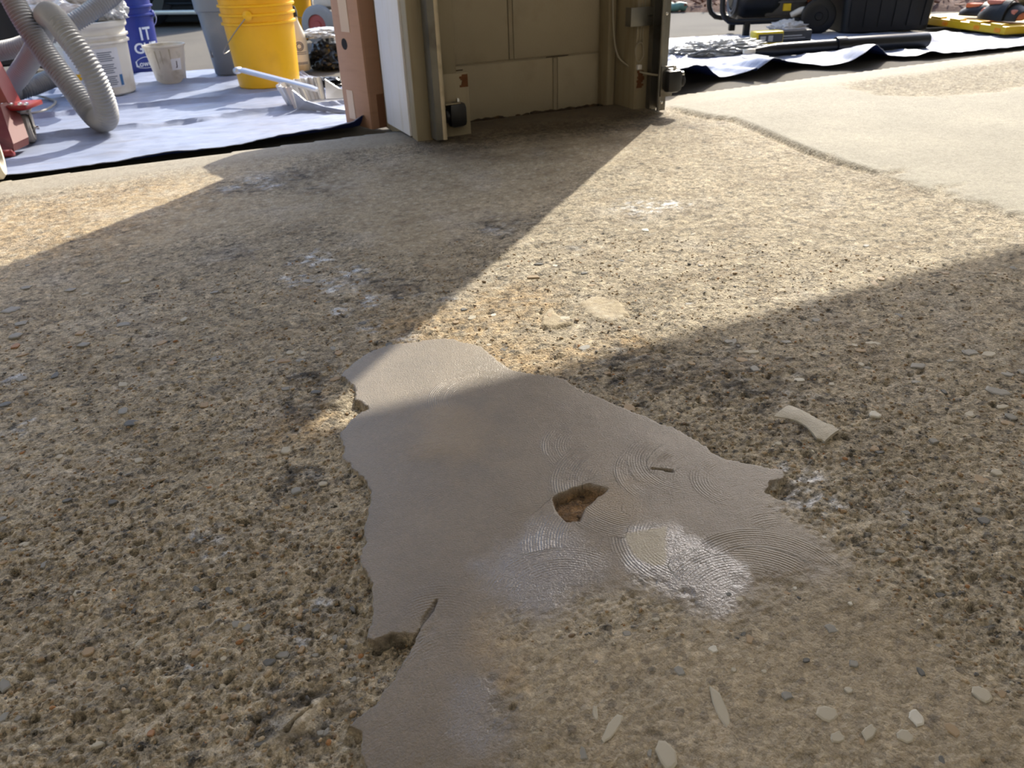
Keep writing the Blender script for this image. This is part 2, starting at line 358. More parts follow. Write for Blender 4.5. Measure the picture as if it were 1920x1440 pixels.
    # worn brown areas farther out; pale and dark specks paint in sunlit relief
    q1 = np.clip(fbm(u/.16, v/.07, 161, 4)*1.6-.1, 0, 1)[:, None]*sstep(.7, 1.3, np.hypot(u, v))[:, None]
    C = C*(1-.5*q1)+L(112, 92, 66)*.5*q1
    q2 = np.clip(noise(u/.020, v/.012, 163)*1.8-.5, 0, 1)[:, None]*sstep(.8, 1.4, np.hypot(u, v))[:, None]
    C = C*(1-.55*q2)+L(206, 200, 184)*.55*q2
    q4 = np.clip(noise(u/.028, v/.014, 164)*1.8-.6, 0, 1)[:, None]*sstep(.8, 1.4, np.hypot(u, v))[:, None]
    C = C*(1-.5*q4)+L(86, 72, 54)*.5*q4
    # topping and band
    t3 = (top*(1-rtop))[:, None]; C = C*(1-t3)+(L(148, 143, 130)*(1+.22*fbm(u/.25, v/.25, 141, 4)+.05*noise(u/.01, v/.01, 142))[:, None])*t3
    c3 = (.4*rtop)[:, None]; C = C*(1-c3)+L(150, 141, 122)*c3
    k3 = band[:, None]; C = C*(1-.85*k3)+(L(146, 139, 124)*(1+.16*fbm(u/.2, v/.08, 144, 4))[:, None])*.85*k3
    C = C*(1-.85*soil)+(L(72, 58, 40)*(1+.7*fbm(u/.07, v/.05, 139, 3))[:, None])*.85*soil
    p3 = patch[:, None]; Cp = L(119, 107, 90)*(1+.20*fbm(u/.08, v/.08, 150, 3)+.04*noise(u/.004, v/.004, 151))[:, None]
    gl = np.zeros(u.shape); tri = np.zeros(u.shape)
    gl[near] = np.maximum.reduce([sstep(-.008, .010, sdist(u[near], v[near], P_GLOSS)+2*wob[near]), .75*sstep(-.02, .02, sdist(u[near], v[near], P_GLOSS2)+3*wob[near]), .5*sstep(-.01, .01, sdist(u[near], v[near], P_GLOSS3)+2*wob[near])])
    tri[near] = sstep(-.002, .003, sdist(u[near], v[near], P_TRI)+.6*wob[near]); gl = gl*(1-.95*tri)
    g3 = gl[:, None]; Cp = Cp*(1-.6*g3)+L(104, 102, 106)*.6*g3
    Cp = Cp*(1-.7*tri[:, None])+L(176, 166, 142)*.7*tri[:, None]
    yel = np.zeros(u.shape); 
    for x, y, r in ((850,820,.08),(930,1200,.04),(840,790,.07),(1150,935,.05)): 
        cc = XY(x, y); yel = np.maximum(yel, 1-sstep(.2, 1, np.hypot(u-cc[0], v-cc[1])/r*(1+.5*n35)))
    Cp = Cp*(1-.35*yel[:, None])+L(150, 128, 92)*.35*yel[:, None]
    h3 = hole[:, None]; Cp = Cp*(1-h3)+(L(134, 106, 74)*(1+.3*n14)[:, None])*h3
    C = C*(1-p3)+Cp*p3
    C = C*(1-.5*ck[:, None]); C = C*(1-.5*(sl*patch)[:, None])
    C = np.clip(C, .01, .92)
    grit = (1-patch)*(1-.5*br)*(1-.75*smooth)*(1-.75*band)*(1-.8*top*(1-rtop))+patch*hole
    gloss = patch*(1-hole)*(.58+.42*gl)+(1-patch)*np.maximum(.55*ef, .12*br)+.12*band*(1-patch)
    R.update(swirl=np.clip(swm, 0, 1)*np.clip(patch+.4*br, 0, 1)*(1-hole), swirl_phase=swp, z=z, C=C, grit=np.clip(grit, 0, 1), gloss=np.clip(gloss, 0, 1), wet=np.clip(patch*(1-hole)*(.20+.80*gl)+(1-patch)*.5*ef*(ef > .35), 0, 1), patch=patch, top=top*(1-band), band=band, rough=(1-patch)*(1-band)*(1-top))
    return R

# polar grid round the place the camera stands, finer near by
TH = np.linspace(math.radians(-52), math.radians(52), 980)
rad = [0.24]
while rad[-1] < 6.6: rad.append(rad[-1]+max(.00085, 1.9*(rad[-1]**2+CAM_H**2)/(CAM_H*F_PX)))
rad = np.array(rad)
RR, AA = np.meshgrid(rad, TH, indexing='ij')
UU = (RR*np.sin(AA+YAW)).ravel(); VV = (RR*np.cos(AA+YAW)).ravel()
V_EDGE = 2.53
CELL = np.maximum(RR*(TH[1]-TH[0]), np.gradient(rad)[:, None]*np.ones_like(AA)).ravel()
VC = np.minimum(VV, V_EDGE+.0)
SF = surface(UU, VC, CELL)
ZZ = SF['z'].copy()
# outer edge of the slab: rows past the edge fold down into a vertical face
over = VV > V_EDGE
nr, nc = RR.shape
idx = np.arange(nr*nc).reshape(nr, nc)
quads = np.stack([idx[:-1, :-1], idx[:-1, 1:], idx[1:, 1:], idx[1:, :-1]], -1).reshape(-1, 4)
quads = quads[~over[quads].all(1)]
VE = np.where(over, V_EDGE+.004, VV)
sc = np.where(over, (V_EDGE+.004)/np.maximum(VV, 1e-3), 1.0)
UE = UU*sc
ZE = np.where(over, -.06, ZZ)
cls = np.zeros(len(quads), int)                       # 0 rough floor, 1 patch, 2 topping, 3 threshold band
qm = lambda k: SF[k][quads].mean(1)
cls[qm('top') > .5] = 2; cls[qm('band') > .5] = 3; cls[qm('patch') > .5] = 1

def floor_material():
    m = bpy.data.materials.new('concrete'); m.use_nodes = True; n, l = m.node_tree.nodes, m.node_tree.links
    b = n['Principled BSDF']; tc = n.new('ShaderNodeTexCoord')
    at = n.new('ShaderNodeAttribute'); at.attribute_name = 'stone_colour'
    g = n.new('ShaderNodeAttribute'); g.attribute_name = 'grit'
    gs = n.new('ShaderNodeAttribute'); gs.attribute_name = 'gloss'
    def nz(s, d=3):
        t = n.new('ShaderNodeTexNoise'); t.inputs['Scale'].default_value = s; t.inputs['Detail'].default_value = d; t.inputs['Roughness'].default_value = .65
        l.new(tc.outputs['Object'], t.inputs['Vector']); return t.outputs[0]
    def M(op, a, bb, c=None):
        q = n.new('ShaderNodeMath'); q.operation = op
        for i, x in enumerate((a, bb, c)):
            if x is None: continue
            if isinstance(x, (int, float)): q.inputs[i].default_value = x
            else: l.new(x, q.inputs[i])
        return q.outputs[0]
    vo = n.new('ShaderNodeTexVoronoi'); vo.inputs['Scale'].default_value = 260; l.new(tc.outputs['Object'], vo.inputs['Vector'])
    sep = n.new('ShaderNodeSeparateColor'); l.new(vo.outputs['Color'], sep.inputs[0])
    # sand grains, a little lighter or darker; larger cells paint in sunlit specks
    vo2 = n.new('ShaderNodeTexVoronoi'); vo2.inputs['Scale'].default_value = 105; l.new(tc.outputs['Object'], vo2.inputs['Vector'])
    sep2 = n.new('ShaderNodeSeparateColor'); l.new(vo2.outputs['Color'], sep2.inputs[0])
    chunk = M('MULTIPLY', M('SUBTRACT', sep2.outputs[0], .5), M('MULTIPLY', g.outputs['Fac'], .42))
    grain = M('ADD', chunk, M('MULTIPLY', M('SUBTRACT', sep.outputs[0], .5), M('ADD', M('MULTIPLY', g.outputs['Fac'], .55), .12)))
    def dots(scale, lo, hi, amt):
        r = n.new('ShaderNodeMapRange'); r.inputs[1].default_value = lo; r.inputs[2].default_value = hi; r.inputs[3].default_value = 0; r.inputs[4].default_value = amt
        l.new(nz(scale, 4), r.inputs[0]); return M('MULTIPLY', r.outputs[0], g.outputs['Fac'])
    grain = M('ADD', grain, M('SUBTRACT', dots(46, .54, .68, .38), dots(38, .54, .66, .50)))
    grain = M('ADD', grain, M('SUBTRACT', dots(120, .56, .70, .45), dots(135, .55, .68, .45)))
    grain = M('MAXIMUM', M('ADD', grain, 1.0), .18)
    fine = M('ADD', M('MULTIPLY', M('SUBTRACT', nz(700), .5), M('ADD', M('MULTIPLY', g.outputs['Fac'], .9), .55)), grain)
    mul = n.new('ShaderNodeVectorMath'); mul.operation = 'SCALE'; l.new(at.outputs['Color'], mul.inputs[0]); l.new(fine, mul.inputs['Scale'])
    l.new(mul.outputs[0], b.inputs['Base Color'])
    mr = n.new('ShaderNodeMapRange'); mr.inputs[3].default_value = .82; mr.inputs[4].default_value = .26; l.new(gs.outputs['Fac'], mr.inputs[0])
    l.new(M('ADD', mr.outputs[0], M('MULTIPLY', M('SUBTRACT', nz(90), .5), .18)), b.inputs['Roughness'])
    h = M('ADD', M('MULTIPLY', nz(190, 5), .9), M('ADD', M('MULTIPLY', nz(60, 4), 1.5), M('MULTIPLY', vo.outputs['Distance'], -.35)))
    bp = n.new('ShaderNodeBump'); bp.inputs['Distance'].default_value = .0085
    l.new(M('ADD', M('MULTIPLY', g.outputs['Fac'], .80), .05), bp.inputs['Strength']); l.new(h, bp.inputs['Height'])
    bp2 = n.new('ShaderNodeBump'); bp2.inputs['Distance'].default_value = .0016; bp2.inputs['Strength'].default_value = .75
    l.new(nz(480, 3), bp2.inputs['Height']); l.new(bp.outputs[0], bp2.inputs['Normal'])
    # arcs left by the grinder disc
    sa = n.new('ShaderNodeAttribute'); sa.attribute_name = 'swirl'; sp_ = n.new('ShaderNodeAttribute'); sp_.attribute_name = 'swirl_phase'
    cx = n.new('ShaderNodeCombineXYZ'); l.new(M('MULTIPLY', sp_.outputs['Fac'], .23), cx.inputs[0])
    n1 = n.new('ShaderNodeTexNoise'); n1.inputs['Scale'].default_value = 1.0; n1.inputs['Detail'].default_value = 3; l.new(cx.outputs[0], n1.inputs['Vector'])
    mk = n.new('ShaderNodeMapRange'); mk.inputs[1].default_value = .36; mk.inputs[2].default_value = .60; l.new(nz(26, 4), mk.inputs[0])
    line = M('ADD', M('MULTIPLY', n1.outputs[0], 1.7), M('MULTIPLY', M('SINE', M('ADD', M('MULTIPLY', sp_.outputs['Fac'], 1.25), M('MULTIPLY', nz(60, 2), 3.0)), 0), .30))
    rg = M('MULTIPLY', line, M('MULTIPLY', sa.outputs['Fac'], mk.outputs[0]))
    bp4 = n.new('ShaderNodeBump'); bp4.inputs['Distance'].default_value = .00075; bp4.inputs['Strength'].default_value = 1.0
    l.new(rg, bp4.inputs['Height']); l.new(bp2.outputs[0], bp4.inputs['Normal'])
    l.new(bp4.outputs[0], b.inputs['Normal'])
    b.inputs['Specular IOR Level'].default_value = .5
    wt = n.new('ShaderNodeAttribute'); wt.attribute_name = 'wet'
    l.new(wt.outputs['Fac'], b.inputs['Coat Weight']); b.inputs['Coat Roughness'].default_value = .20; b.inputs['Coat IOR'].default_value = 1.75
    bp3 = n.new('ShaderNodeBump'); bp3.inputs['Distance'].default_value = .0016; bp3.inputs['Strength'].default_value = .6
    l.new(nz(360, 2), bp3.inputs['Height']); bp5 = n.new('ShaderNodeBump'); bp5.inputs['Distance'].default_value = .00080; l.new(rg, bp5.inputs['Height']); l.new(bp3.outputs[0], bp5.inputs['Normal'])
    l.new(bp5.outputs[0], b.inputs['Coat Normal'])
    return m
MCON = floor_material()

def floor_piece(name, faces, parent=None, label=None, kind=None):
    used, inv = np.unique(faces.ravel(), return_inverse=True)
    me = bpy.data.meshes.new(name); nv, nf = len(used), len(faces)
    me.vertices.add(nv); me.loops.add(nf*4); me.polygons.add(nf)
    me.vertices.foreach_set('co', np.stack([UE[used], VE[used], ZE[used]], 1).astype(np.float32).ravel())
    me.loops.foreach_set('vertex_index', inv.astype(np.int32))
    me.polygons.foreach_set('loop_start', np.arange(0, nf*4, 4, dtype=np.int32))
    me.polygons.foreach_set('use_smooth', np.ones(nf, bool))
    me.update(calc_edges=True)
    a = me.attributes.new('stone_colour', 'FLOAT_COLOR', 'POINT'); a.data.foreach_set('color', np.concatenate([SF['C'][used], np.ones((nv, 1))], 1).astype(np.float32).ravel())
    for k in ('grit', 'gloss', 'wet', 'swirl', 'swirl_phase'):
        a = me.attributes.new(k, 'FLOAT', 'POINT'); a.data.foreach_set('value', SF[k][used].astype(np.float32))
    me.materials.append(MCON); me.validate()
    # faces must look up
    if me.polygons[0].normal.z < 0: me.flip_normals()
    o = bpy.data.objects.new(name, me); COL.objects.link(o)
    if parent: o.parent = parent
    return tag(o, label, None, None, kind)
floor = floor_piece('floor', quads[cls == 0], None, 'eroded tan concrete garage floor with exposed aggregate', 'structure')
floor_piece('smooth_patch', quads[cls == 1], floor, 'smooth grey-brown concrete patch with jagged edge and grinder swirls')
floor_piece('topping_layer', quads[cls == 2], floor, 'smooth pale topping layer with a straight cut edge')
floor_piece('threshold_band', quads[cls == 3], floor, 'smooth pale band along the outer edge of the slab')

def floor_z(u, v):
    u, v = np.atleast_1d(np.array(u, float)), np.atleast_1d(np.array(v, float))
    return surface(u, v, np.full(u.shape, .0011))

# the rest of the slab, round and behind the camera and out to the sides, on a coarser grid
gx = np.arange(-2.3, 5.11, .026); gy_ = np.concatenate([np.arange(-3.6, V_EDGE-.01, .026), [V_EDGE, V_EDGE+.004]])
GX, GY = np.meshgrid(gx, gy_, indexing='xy'); gu, gvv = GX.ravel(), GY.ravel()
SB = surface(gu, np.minimum(gvv, V_EDGE), np.full(gu.shape, .026)); zb = SB['z']-.0035; zb[gvv > V_EDGE+.002] = -.06
gi = np.arange(len(gu)).reshape(GX.shape); qb = np.stack([gi[:-1, :-1], gi[:-1, 1:], gi[1:, 1:], gi[1:, :-1]], -1).reshape(-1, 4)
ga = np.abs(np.mod(np.arctan2(gu, gvv)-YAW+math.pi, 2*math.pi)-math.pi); gr_ = np.hypot(gu, gvv)
inside = (ga < TH[-1]-.03/np.maximum(gr_, .3)) & (gr_ > .30) & (gr_ < 6.4)
qb = qb[~inside[qb].all(1)]
UE, VE, ZE, SF = gu, gvv, zb, SB
floor_piece('slab_remainder', qb, floor)
UE = (RR*np.sin(AA+YAW)).ravel()*sc
# ------------------------------------------------------------------ room shell
M_WALL = mat('painted_wall', (226, 222, 212), .7, var=.04)
M_CEIL = mat('ceiling_paint', (236, 234, 228), .8, var=.03)
def shell(name, x0, x1, y0, y1, z0, z1, m=M_WALL):
    return MB().box(x0, x1, y0, y1, z0, z1).build(name, m, kind='structure')
ZC = 2.72
HEAD = 2.33
shell('wall_back', -2.45, 5.25, -3.75, -3.6, -.06, ZC)
shell('wall_left', -2.45, -2.3, -3.6, 2.735, -.06, ZC)
shell('wall_right', 5.1, 5.25, -3.6, 2.735, -.06, ZC)
shell('ceiling', -2.45, 5.25, -3.75, 2.735, ZC, ZC+.1, M_CEIL)
shell('wall_front', -2.3, 5.1, 2.535, 2.735, HEAD, ZC)

# ------------------------------------------------------------------ block pier between the two door openings
M_BLOCK = mat('cream_block_paint', (156, 144, 120), .62, var=.06, scale=14, bump=.35, bscale=160, stain=(122, 106, 80), stain_scale=9, stain_amt=.35)
M_MORT = mat('cream_mortar', (146, 134, 111), .7, var=.1, scale=30, bump=.3)
PX0, PX1, PY0, PY1 = .80, 1.585, 2.525, 2.735
pier = MB().box(PX0+.006, PX1-.006, PY0+.004, PY1-.004, -.06, HEAD).build('wall_pier', M_MORT, kind='structure')
z = -.035; k = 0
vj = [1.331, 1.166]
while z < HEAD-.01:
    zt = min(z+(.2 if k else .203), HEAD)
    j = vj[k % 2]
    for xa, xb in ((PX0, j-.007), (j+.012, PX1)):
        mbk = MB().box(xa, xb, PY0+random.uniform(-.0008, .0008), PY1, z+.0025, zt-.0025, .0035)
        mbk.build('block', M_BLOCK, pier, smooth=30)
    # the mortar in the upright joints stands a little proud
    MB().box(j-.005, j+.010, PY0-.0012, PY0+.01, z+.004, zt-.004, .0015).build('mortar_joint', M_MORT, pier)
    z = zt; k += 1
# broken dark lump line along the foot
M_DIRT = mat('corner_dirt', (58, 44, 30), .95, var=.5, scale=60, bump=.8, bscale=200, stain=(120, 92, 58), stain_scale=30)
bmx = bmesh.new()
for i in range(60):
    s = rng.uniform(.006, .018)
    M_ = Matrix.Translation((rng.uniform(.95, 1.53), PY0-rng.uniform(0, .02), -.012+rng.uniform(-.004, .004))) @ Matrix.Diagonal((s*1.6, s*.8, s*.55, 1))
    bmesh.ops.create_icosphere(bmx, subdivisions=1, radius=1, matrix=M_)
MB().bm(bmx).build('dirt_crust', M_DIRT, pier, smooth=True, kind='stuff')

MB().box(1.30, 1.385, PY0-.0016, PY0+.01, .1670, .1688).build('joint_crack', M_DIRT, pier)
MB().box(.955, .990, PY0-.0016, PY0+.01, .153, .1565).build('joint_crack', M_DIRT, pier)
# timber, tracks and sensors of the doors (bolted to the pier)
M_WHITE = mat('white_jamb_paint', (226, 224, 226), .45, var=.03, stain=(196, 186, 164), stain_scale=5, stain_amt=.4, stretch=(6, 6, .6))
M_BEIGE = mat('beige_jamb_paint', (148, 136, 111), .5, var=.08, scale=10, stain=(116, 98, 70), stain_scale=7, stain_amt=.5, stretch=(5, 5, .5), bump=.1)
M_GALV = mat('galvanised_steel', (128, 126, 120), .42, metal=.85, var=.2, scale=24, stain=(72, 62, 50), stain_scale=10, stain_amt=.6)
M_GALVP = mat('painted_track_lip', (186, 172, 146), .45, metal=.1, var=.1, stain=(110, 96, 74), stain_scale=20, stain_amt=.5)
M_BLACKP = mat('black_plastic', (24, 24, 27), .38, var=.1)
M_RUST = mat('rust', (104, 64, 34), .9, var=.4, scale=80, stain=(70, 40, 20), stain_scale=40)
M_CHROME = mat('bright_steel', (210, 208, 204), .22, metal=1, var=.05)
ZT = HEAD-.02
# left jamb
MB().box(.735, .757, 2.352, 2.590, .004, ZT, .002).build('white_jamb_board', M_WHITE, pier, label='white painted jamb board', smooth=30)
MB().box(.741, .792, 2.300, 2.351, -.012, ZT, .003).build('beige_stop_moulding', M_BEIGE, pier, label='beige door stop strip', smooth=30)
MB().box(.757, .80, 2.351, 2.735, -.03, ZT, .002).build('jamb_stud', M_BEIGE, pier, smooth=30)
MB().box(.80, .935, 2.440, 2.528, .0, ZT, .003).build('jamb_board', M_BEIGE, pier, label='beige timber board beside the left track', smooth=30)
def track(x, sgn, name, y=2.270, bright=True):
    # C channel: web with two curled lips
    m = MB()
    w = .024
    m.box(x-.0012, x+.0012, y-w, y+w, .004, ZT)
    m.box(min(x, x+sgn*.022), max(x, x+sgn*.022), y-w-.0012, y-w+.0012, .004, ZT)
    m.box(min(x, x+sgn*.030), max(x, x+sgn*.030), y+w-.0012, y+w+.0012, .004, ZT)
    tr = m.build(name, M_GALV, pier)
    b = MB(); b.tube([(x+sgn*.026, y-w, .004), (x+sgn*.026, y-w, ZT)], .0065, 10); b.build('track_lip', M_GALVP if bright else M_GALV, tr, smooth=40)
    return tr
tl = track(.787, 1, 'door_track', 2.275)
tr_ = track(1.606, -1, 'door_track', 2.275, False)
MB().box(1.585, 1.606, 2.30, 2.336, -.002, ZT, .002).build('track_angle', M_GALV, pier)
# perforated bolts and slots of the right track
for zz in (.03, .055, .085, .11, .13, .30):
    mm = MB(); mm.lathe([(0, 0), (.005, 0), (.005, .002), (.003, .0035), (0, .0035)], 10, T(1.590, 2.249, zz) @ RX(90)); mm.build('bolt', M_CHROME, tr_, smooth=40)
# right jamb timber
MB().box(1.505, 1.535, 2.46, 2.524, -.005, ZT, .003).build('jamb_board', M_BEIGE, pier, smooth=30)
wj = MB().box(1.537, 1.600, 2.337, 2.52, -.004, ZT, .003).build('jamb_post', M_BEIGE, pier, label='beige timber post behind the right track', smooth=30)
MB().box(1.600, 1.618, 2.40, 2.60, 0, ZT, .002).build('white_jamb_board', M_WHITE, pier, smooth=30)
MB().box(1.585, 1.60, 2.52, 2.735, -.03, ZT).build('jamb_stud', M_BEIGE, pier)
mm = MB()
for i in range(9):
    zc = .068+.006*i; mm.box(1.545+rng.uniform(0, .006), 1.572+rng.uniform(-.008, .004), 2.3352, 2.3368, zc, zc+.007)
mm.build('rust_stain', M_RUST, wj, label='orange rust scab on the timber post')
# bracket between post and right track
br_ = MB().box(1.500, 1.606, 2.316, 2.320, .262, .318, .0015)
br_.box(1.5, 1.504, 2.318, 2.35, .262, .318, .001)
bo = br_.build('track_bracket', M_GALV, pier, smooth=30)
MB().box(1.562, 1.582, 2.3135, 2.317, .288, .294).build('slot', M_CHROME, bo)
# wire loops hanging on the right timber
M_WIRE = mat('grey_wire', (150, 142, 124), .5, var=.1)
w1 = spline([(1.515, 2.455, .60), (1.512, 2.45, .34), (1.516, 2.43, .19), (1.530, 2.40, .145), (1.56, 2.33, .118), (1.60, 2.25, .112)], 40)
MB().tube(w1, .0035, 8).build('sensor_wire', M_WIRE, pier, smooth=True)
w2 = [(1.548+.016*math.cos(t), 2.331+.002*math.sin(3*t), .182+.030*math.sin(t)) for t in np.linspace(0, 2*math.pi*1.9, 50)]
MB().tube(w2, .0018, 6).build('wire_coil', M_WIRE, pier, smooth=True)
for dx in (-.012, 0, .010):
    MB().tube(spline([(1.556+dx, 2.3335, .70), (1.552+dx*1.1, 2.333, .36), (1.548+dx, 2.3325, .21)], 24), .0016, 6).build('sensor_wire', M_WIRE, pier, smooth=True)
MB().box(1.541, 1.557, 2.325, 2.336, .128, .143, .002).build('wire_clip', M_WHITE, pier, smooth=30)

# safety sensors
def sensor(loc, rz, label, left):
    t = thing('safety_sensor', loc, label, 'sensor', rz, 'door safety sensors')
    h = MB(); h.box(-.029, .029, -.030, .012, -.035, .037, .015); h.build('housing', M_BLACKP, t, smooth=35)
    h = MB(); h.lathe([(0, 0), (.019, 0), (.021, .004), (.021, .010), (.016, .014), (0, .014)], 20, T(-.028 if left else .028, -.006, 0) @ RY(-90 if left else 90)); h.build('lens_ring', M_BLACKP, t, smooth=35)
    h = MB(); h.lathe([(0, 0), (.006, 0), (.006, .006), (.004, .012), (0, .012)], 12, T(.006, -.008, .036)); h.build('wing_nut', M_CHROME, t, smooth=35)
    return t
ls = sensor((.868, 2.292, .064), 0, 'round black safety sensor low on the beige plate by the left track', True)
h = MB(); h.box(-.045, .052, .013, .017, -.070, .115, .0015)
h.box(-.048, -.044, -.02, .017, -.02, .05, .001)
h.box(-.040, .010, -.022, .015, .033, .037, .001)
h.build('mounting_plate', M_BEIGE, ls, smooth=30)
h = MB()
for i in range(7): h.box(.022+rng.uniform(0, .01), .050, .0118, .0128, .074+.005*i, .080+.005*i)
h.build('rust_stain', M_RUST, ls)
h = MB(); h.tube([(.06, 0, .155), (.03, .005, .16), (-.02, .006, .158)], [.001, .006, .003], 8, Matrix.Diagonal((1, .4, .8, 1))); 
rs = sensor((1.604, 2.222, .100), 0, 'black safety sensor with shiny bolts low on the right track', False)
h = MB(); h.box(-.03, .016, .012, .016, -.05, .045, .001); h.build('mounting_plate', M_GALV, rs, smooth=30)
h = MB(); h.box(-.014, .020, -.010, .010, .033, .040, .002); h.build('wing_nut', M_CHROME, rs, smooth=30)
h = MB(); h.lathe([(0, 0), (.008, 0), (.008, .008), (0, .010)], 12, T(.030, -.012, .020) @ RY(90)); h.build('bolt', M_CHROME, rs, smooth=30)

# ------------------------------------------------------------------ ground outdoors
M_ASPH = mat('asphalt', (96, 91, 83), .92, var=.30, scale=160, bump=.9, bscale=260, stain=(76, 72, 66), stain_scale=1.2, stain_amt=.6)
m = MB(); n_ = 60
xs = np.linspace(-14, 16, n_); ys = np.concatenate([[V_EDGE+.004], np.linspace(2.7, 24, n_-1)])
m.add([(x, y, -.043+(0 if j < 2 else .004*float(noise(np.array([x/.9]), np.array([y/.9]), 5)[0]))) for j, y in enumerate(ys) for x in xs],
      [(j*n_+i, j*n_+i+1, (j+1)*n_+i+1, (j+1)*n_+i) for j in range(n_-1) for i in range(n_-1)])
m.build('asphalt_driveway', M_ASPH, smooth=True, kind='structure')
# ------------------------------------------------------------------ fill lamps added at the back, out of view, to lift the indoor shade
M_FILL = bpy.data.materials.new('fill_lamp_diffuser'); M_FILL.use_nodes = True
_b = M_FILL.node_tree.nodes['Principled BSDF']; _b.inputs['Emission Color'].default_value = (1, .96, .9, 1); _b.inputs['Emission Strength'].default_value = 16
for x in (-.6, 2.0):
    t = thing('added_fill_light', (x, -1.6, ZC), ('left' if x < 0 else 'right')+' one of two white fill lamps added out of view at the ceiling', 'lamp', 0, 'added fill lamps on the garage ceiling')
    MB().box(-.65, .65, -.11, .11, -.05, -.001, .006).build('fill_lamp_housing', M_WHITE, t, smooth=30)
    MB().box(-.63, .63, -.09, .09, -.075, -.05, .008).build('diffuser', M_FILL, t, smooth=30)
# ------------------------------------------------------------------ stones set in the floor
STONE_COL = {'grey': (136, 133, 126), 'pale': (176, 168, 150), 'slate': (92, 91, 88), 'tan': (156, 134, 104), 'white': (200, 195, 182), 'rusty': (156, 116, 82)}
SM = {k: mat(k+'_stone', c, .62, var=.18, scale=200, bump=.25, bscale=700) for k, c in STONE_COL.items()}
def stone_mesh(seed, colour, n=9):
    r = np.random.default_rng(seed); m = MB(); vs = []
    ang = np.sort(np.linspace(0, 2*math.pi, n, endpoint=False)+r.uniform(-.22, .22, n)); R0 = r.uniform(.72, 1.08, n)
    for f, z in ((1.0, -.5), (1.0, .02), (.80, .20)):
        for a, q in zip(ang, R0*(np.abs(np.cos(ang))**4+np.abs(np.sin(ang))**4)**(-.25)*.92): vs.append((q*f*math.cos(a), q*f*math.sin(a), z+r.uniform(-.03, .03)))
    fs = [(i*n+k, i*n+(k+1) % n, (i+1)*n+(k+1) % n, (i+1)*n+k) for i in (0, 1) for k in range(n)]
    fs.append(tuple(2*n+k for k in range(n)))
    me = bpy.data.meshes.new('stone'); me.from_pydata(vs, [], fs); me.materials.append(SM[colour])
    me.polygons.foreach_set('use_smooth', [False]*len(me.polygons)); me.update(); return me
SMESH = {k: [stone_mesh(100*i+j, k) for j in range(5)] for i, k in enumerate(STONE_COL)}
# x, y, width px, height px, colour, turn
STN = [(18,577,34,12,'grey',5),(38,603,28,8,'grey',8),(28,625,26,10,'grey',0),(27,645,16,9,'rusty',0),(48,538,20,6,'grey',0),(130,540,22,6,'grey',4),(235,525,20,6,'pale',0),(345,595,14,9,'pale',0),(232,605,30,9,'grey',3),(150,622,20,9,'tan',0),(155,645,24,8,'grey',6),
 (6,755,26,12,'slate',0),(245,790,30,12,'slate',5),(210,937,20,9,'slate',8),(125,937,22,7,'slate',25),(535,840,22,14,'pale',20),(535,727,20,7,'grey',0),(592,734,22,8,'slate',0),(555,915,22,14,'grey',15),(605,905,20,9,'pale',0),(570,660,14,8,'pale',0),(635,660,16,10,'tan',0),(508,672,16,6,'grey',0),
 (505,1240,26,14,'slate',20),(590,1225,14,8,'grey',0),(590,1065,12,8,'pale',0),(470,1140,12,9,'grey',0),(590,1140,16,9,'slate',30),(8,1278,22,26,'grey',30),(4,1340,16,18,'grey',0),(165,1220,26,16,'tan',20),(280,1370,16,12,'rusty',0),(530,1310,12,8,'tan',0),(560,1150,12,9,'tan',0),(640,1240,14,10,'tan',0),(660,1270,18,12,'grey',40),(600,1370,18,12,'grey',0),
 (1840,898,32,20,'tan',0),(1870,888,24,12,'pale',0),(1845,975,26,16,'slate',0),(1770,735,10,10,'slate',0),(1890,700,26,12,'grey',20),(1895,780,22,12,'grey',10),(1820,660,36,12,'grey',0),(1855,664,30,10,'pale',20),(1720,685,34,10,'grey',0),(1625,685,30,12,'grey',0),(1615,682,14,8,'pale',0),(1410,660,34,8,'pale',5),(1500,710,26,7,'white',0),(1560,718,14,7,'pale',0),(1640,780,24,12,'white',30),(1530,600,16,7,'grey',0),(1460,832,16,8,'pale',20),(1870,735,30,22,'grey',60),(1880,760,36,8,'pale',25),(1475,640,26,7,'grey',0),
 (1350,1330,27,78,'pale',6),(1147,1372,24,74,'pale',-36),(1250,1422,40,60,'pale',5),(1116,1342,12,30,'pale',0),(1336,1225,20,14,'white',10),(1375,1263,12,9,'pale',0),(1432,1265,12,9,'pale',0),(1550,1345,46,30,'pale',20),(1568,1388,36,18,'pale',25),(1628,1380,44,18,'pale',35),(1716,1352,30,28,'white',10),(1696,1388,34,26,'pale',20),(1840,1308,36,30,'pale',10),(1598,1250,20,14,'grey',0),(1510,1245,16,10,'slate',0),(1725,1265,14,18,'slate',0),(1475,1310,24,16,'grey',0),(1590,1300,18,12,'pale',0),(1490,1105,10,7,'white',0),(1592,1140,10,7,'white',0),(1175,1195,18,12,'grey',0),(1230,1170,16,9,'pale',0),(1365,1120,14,10,'slate',0),(1385,1128,20,10,'pale',0),
 (1700,960,20,10,'grey',0),(1610,870,14,8,'tan',0),(1750,830,18,9,'grey',0),(1545,1010,12,6,'white',0),
 (1040,497,14,6,'white',0),(1058,595,26,8,'pale',0),(925,590,12,6,'white',0),(870,580,14,5,'slate',0),(1000,520,30,6,'tan',0),(1165,488,16,4,'slate',-20),(1010,495,20,4,'slate',-15),(1095,513,14,4,'slate',0),(1210,432,16,7,'white',0),(1180,470,12,5,'pale',0),(855,605,14,6,'tan',0),(885,595,18,8,'pale',0)]
def floor_point(px, py): return XY(px, py, -.004)
spots = []
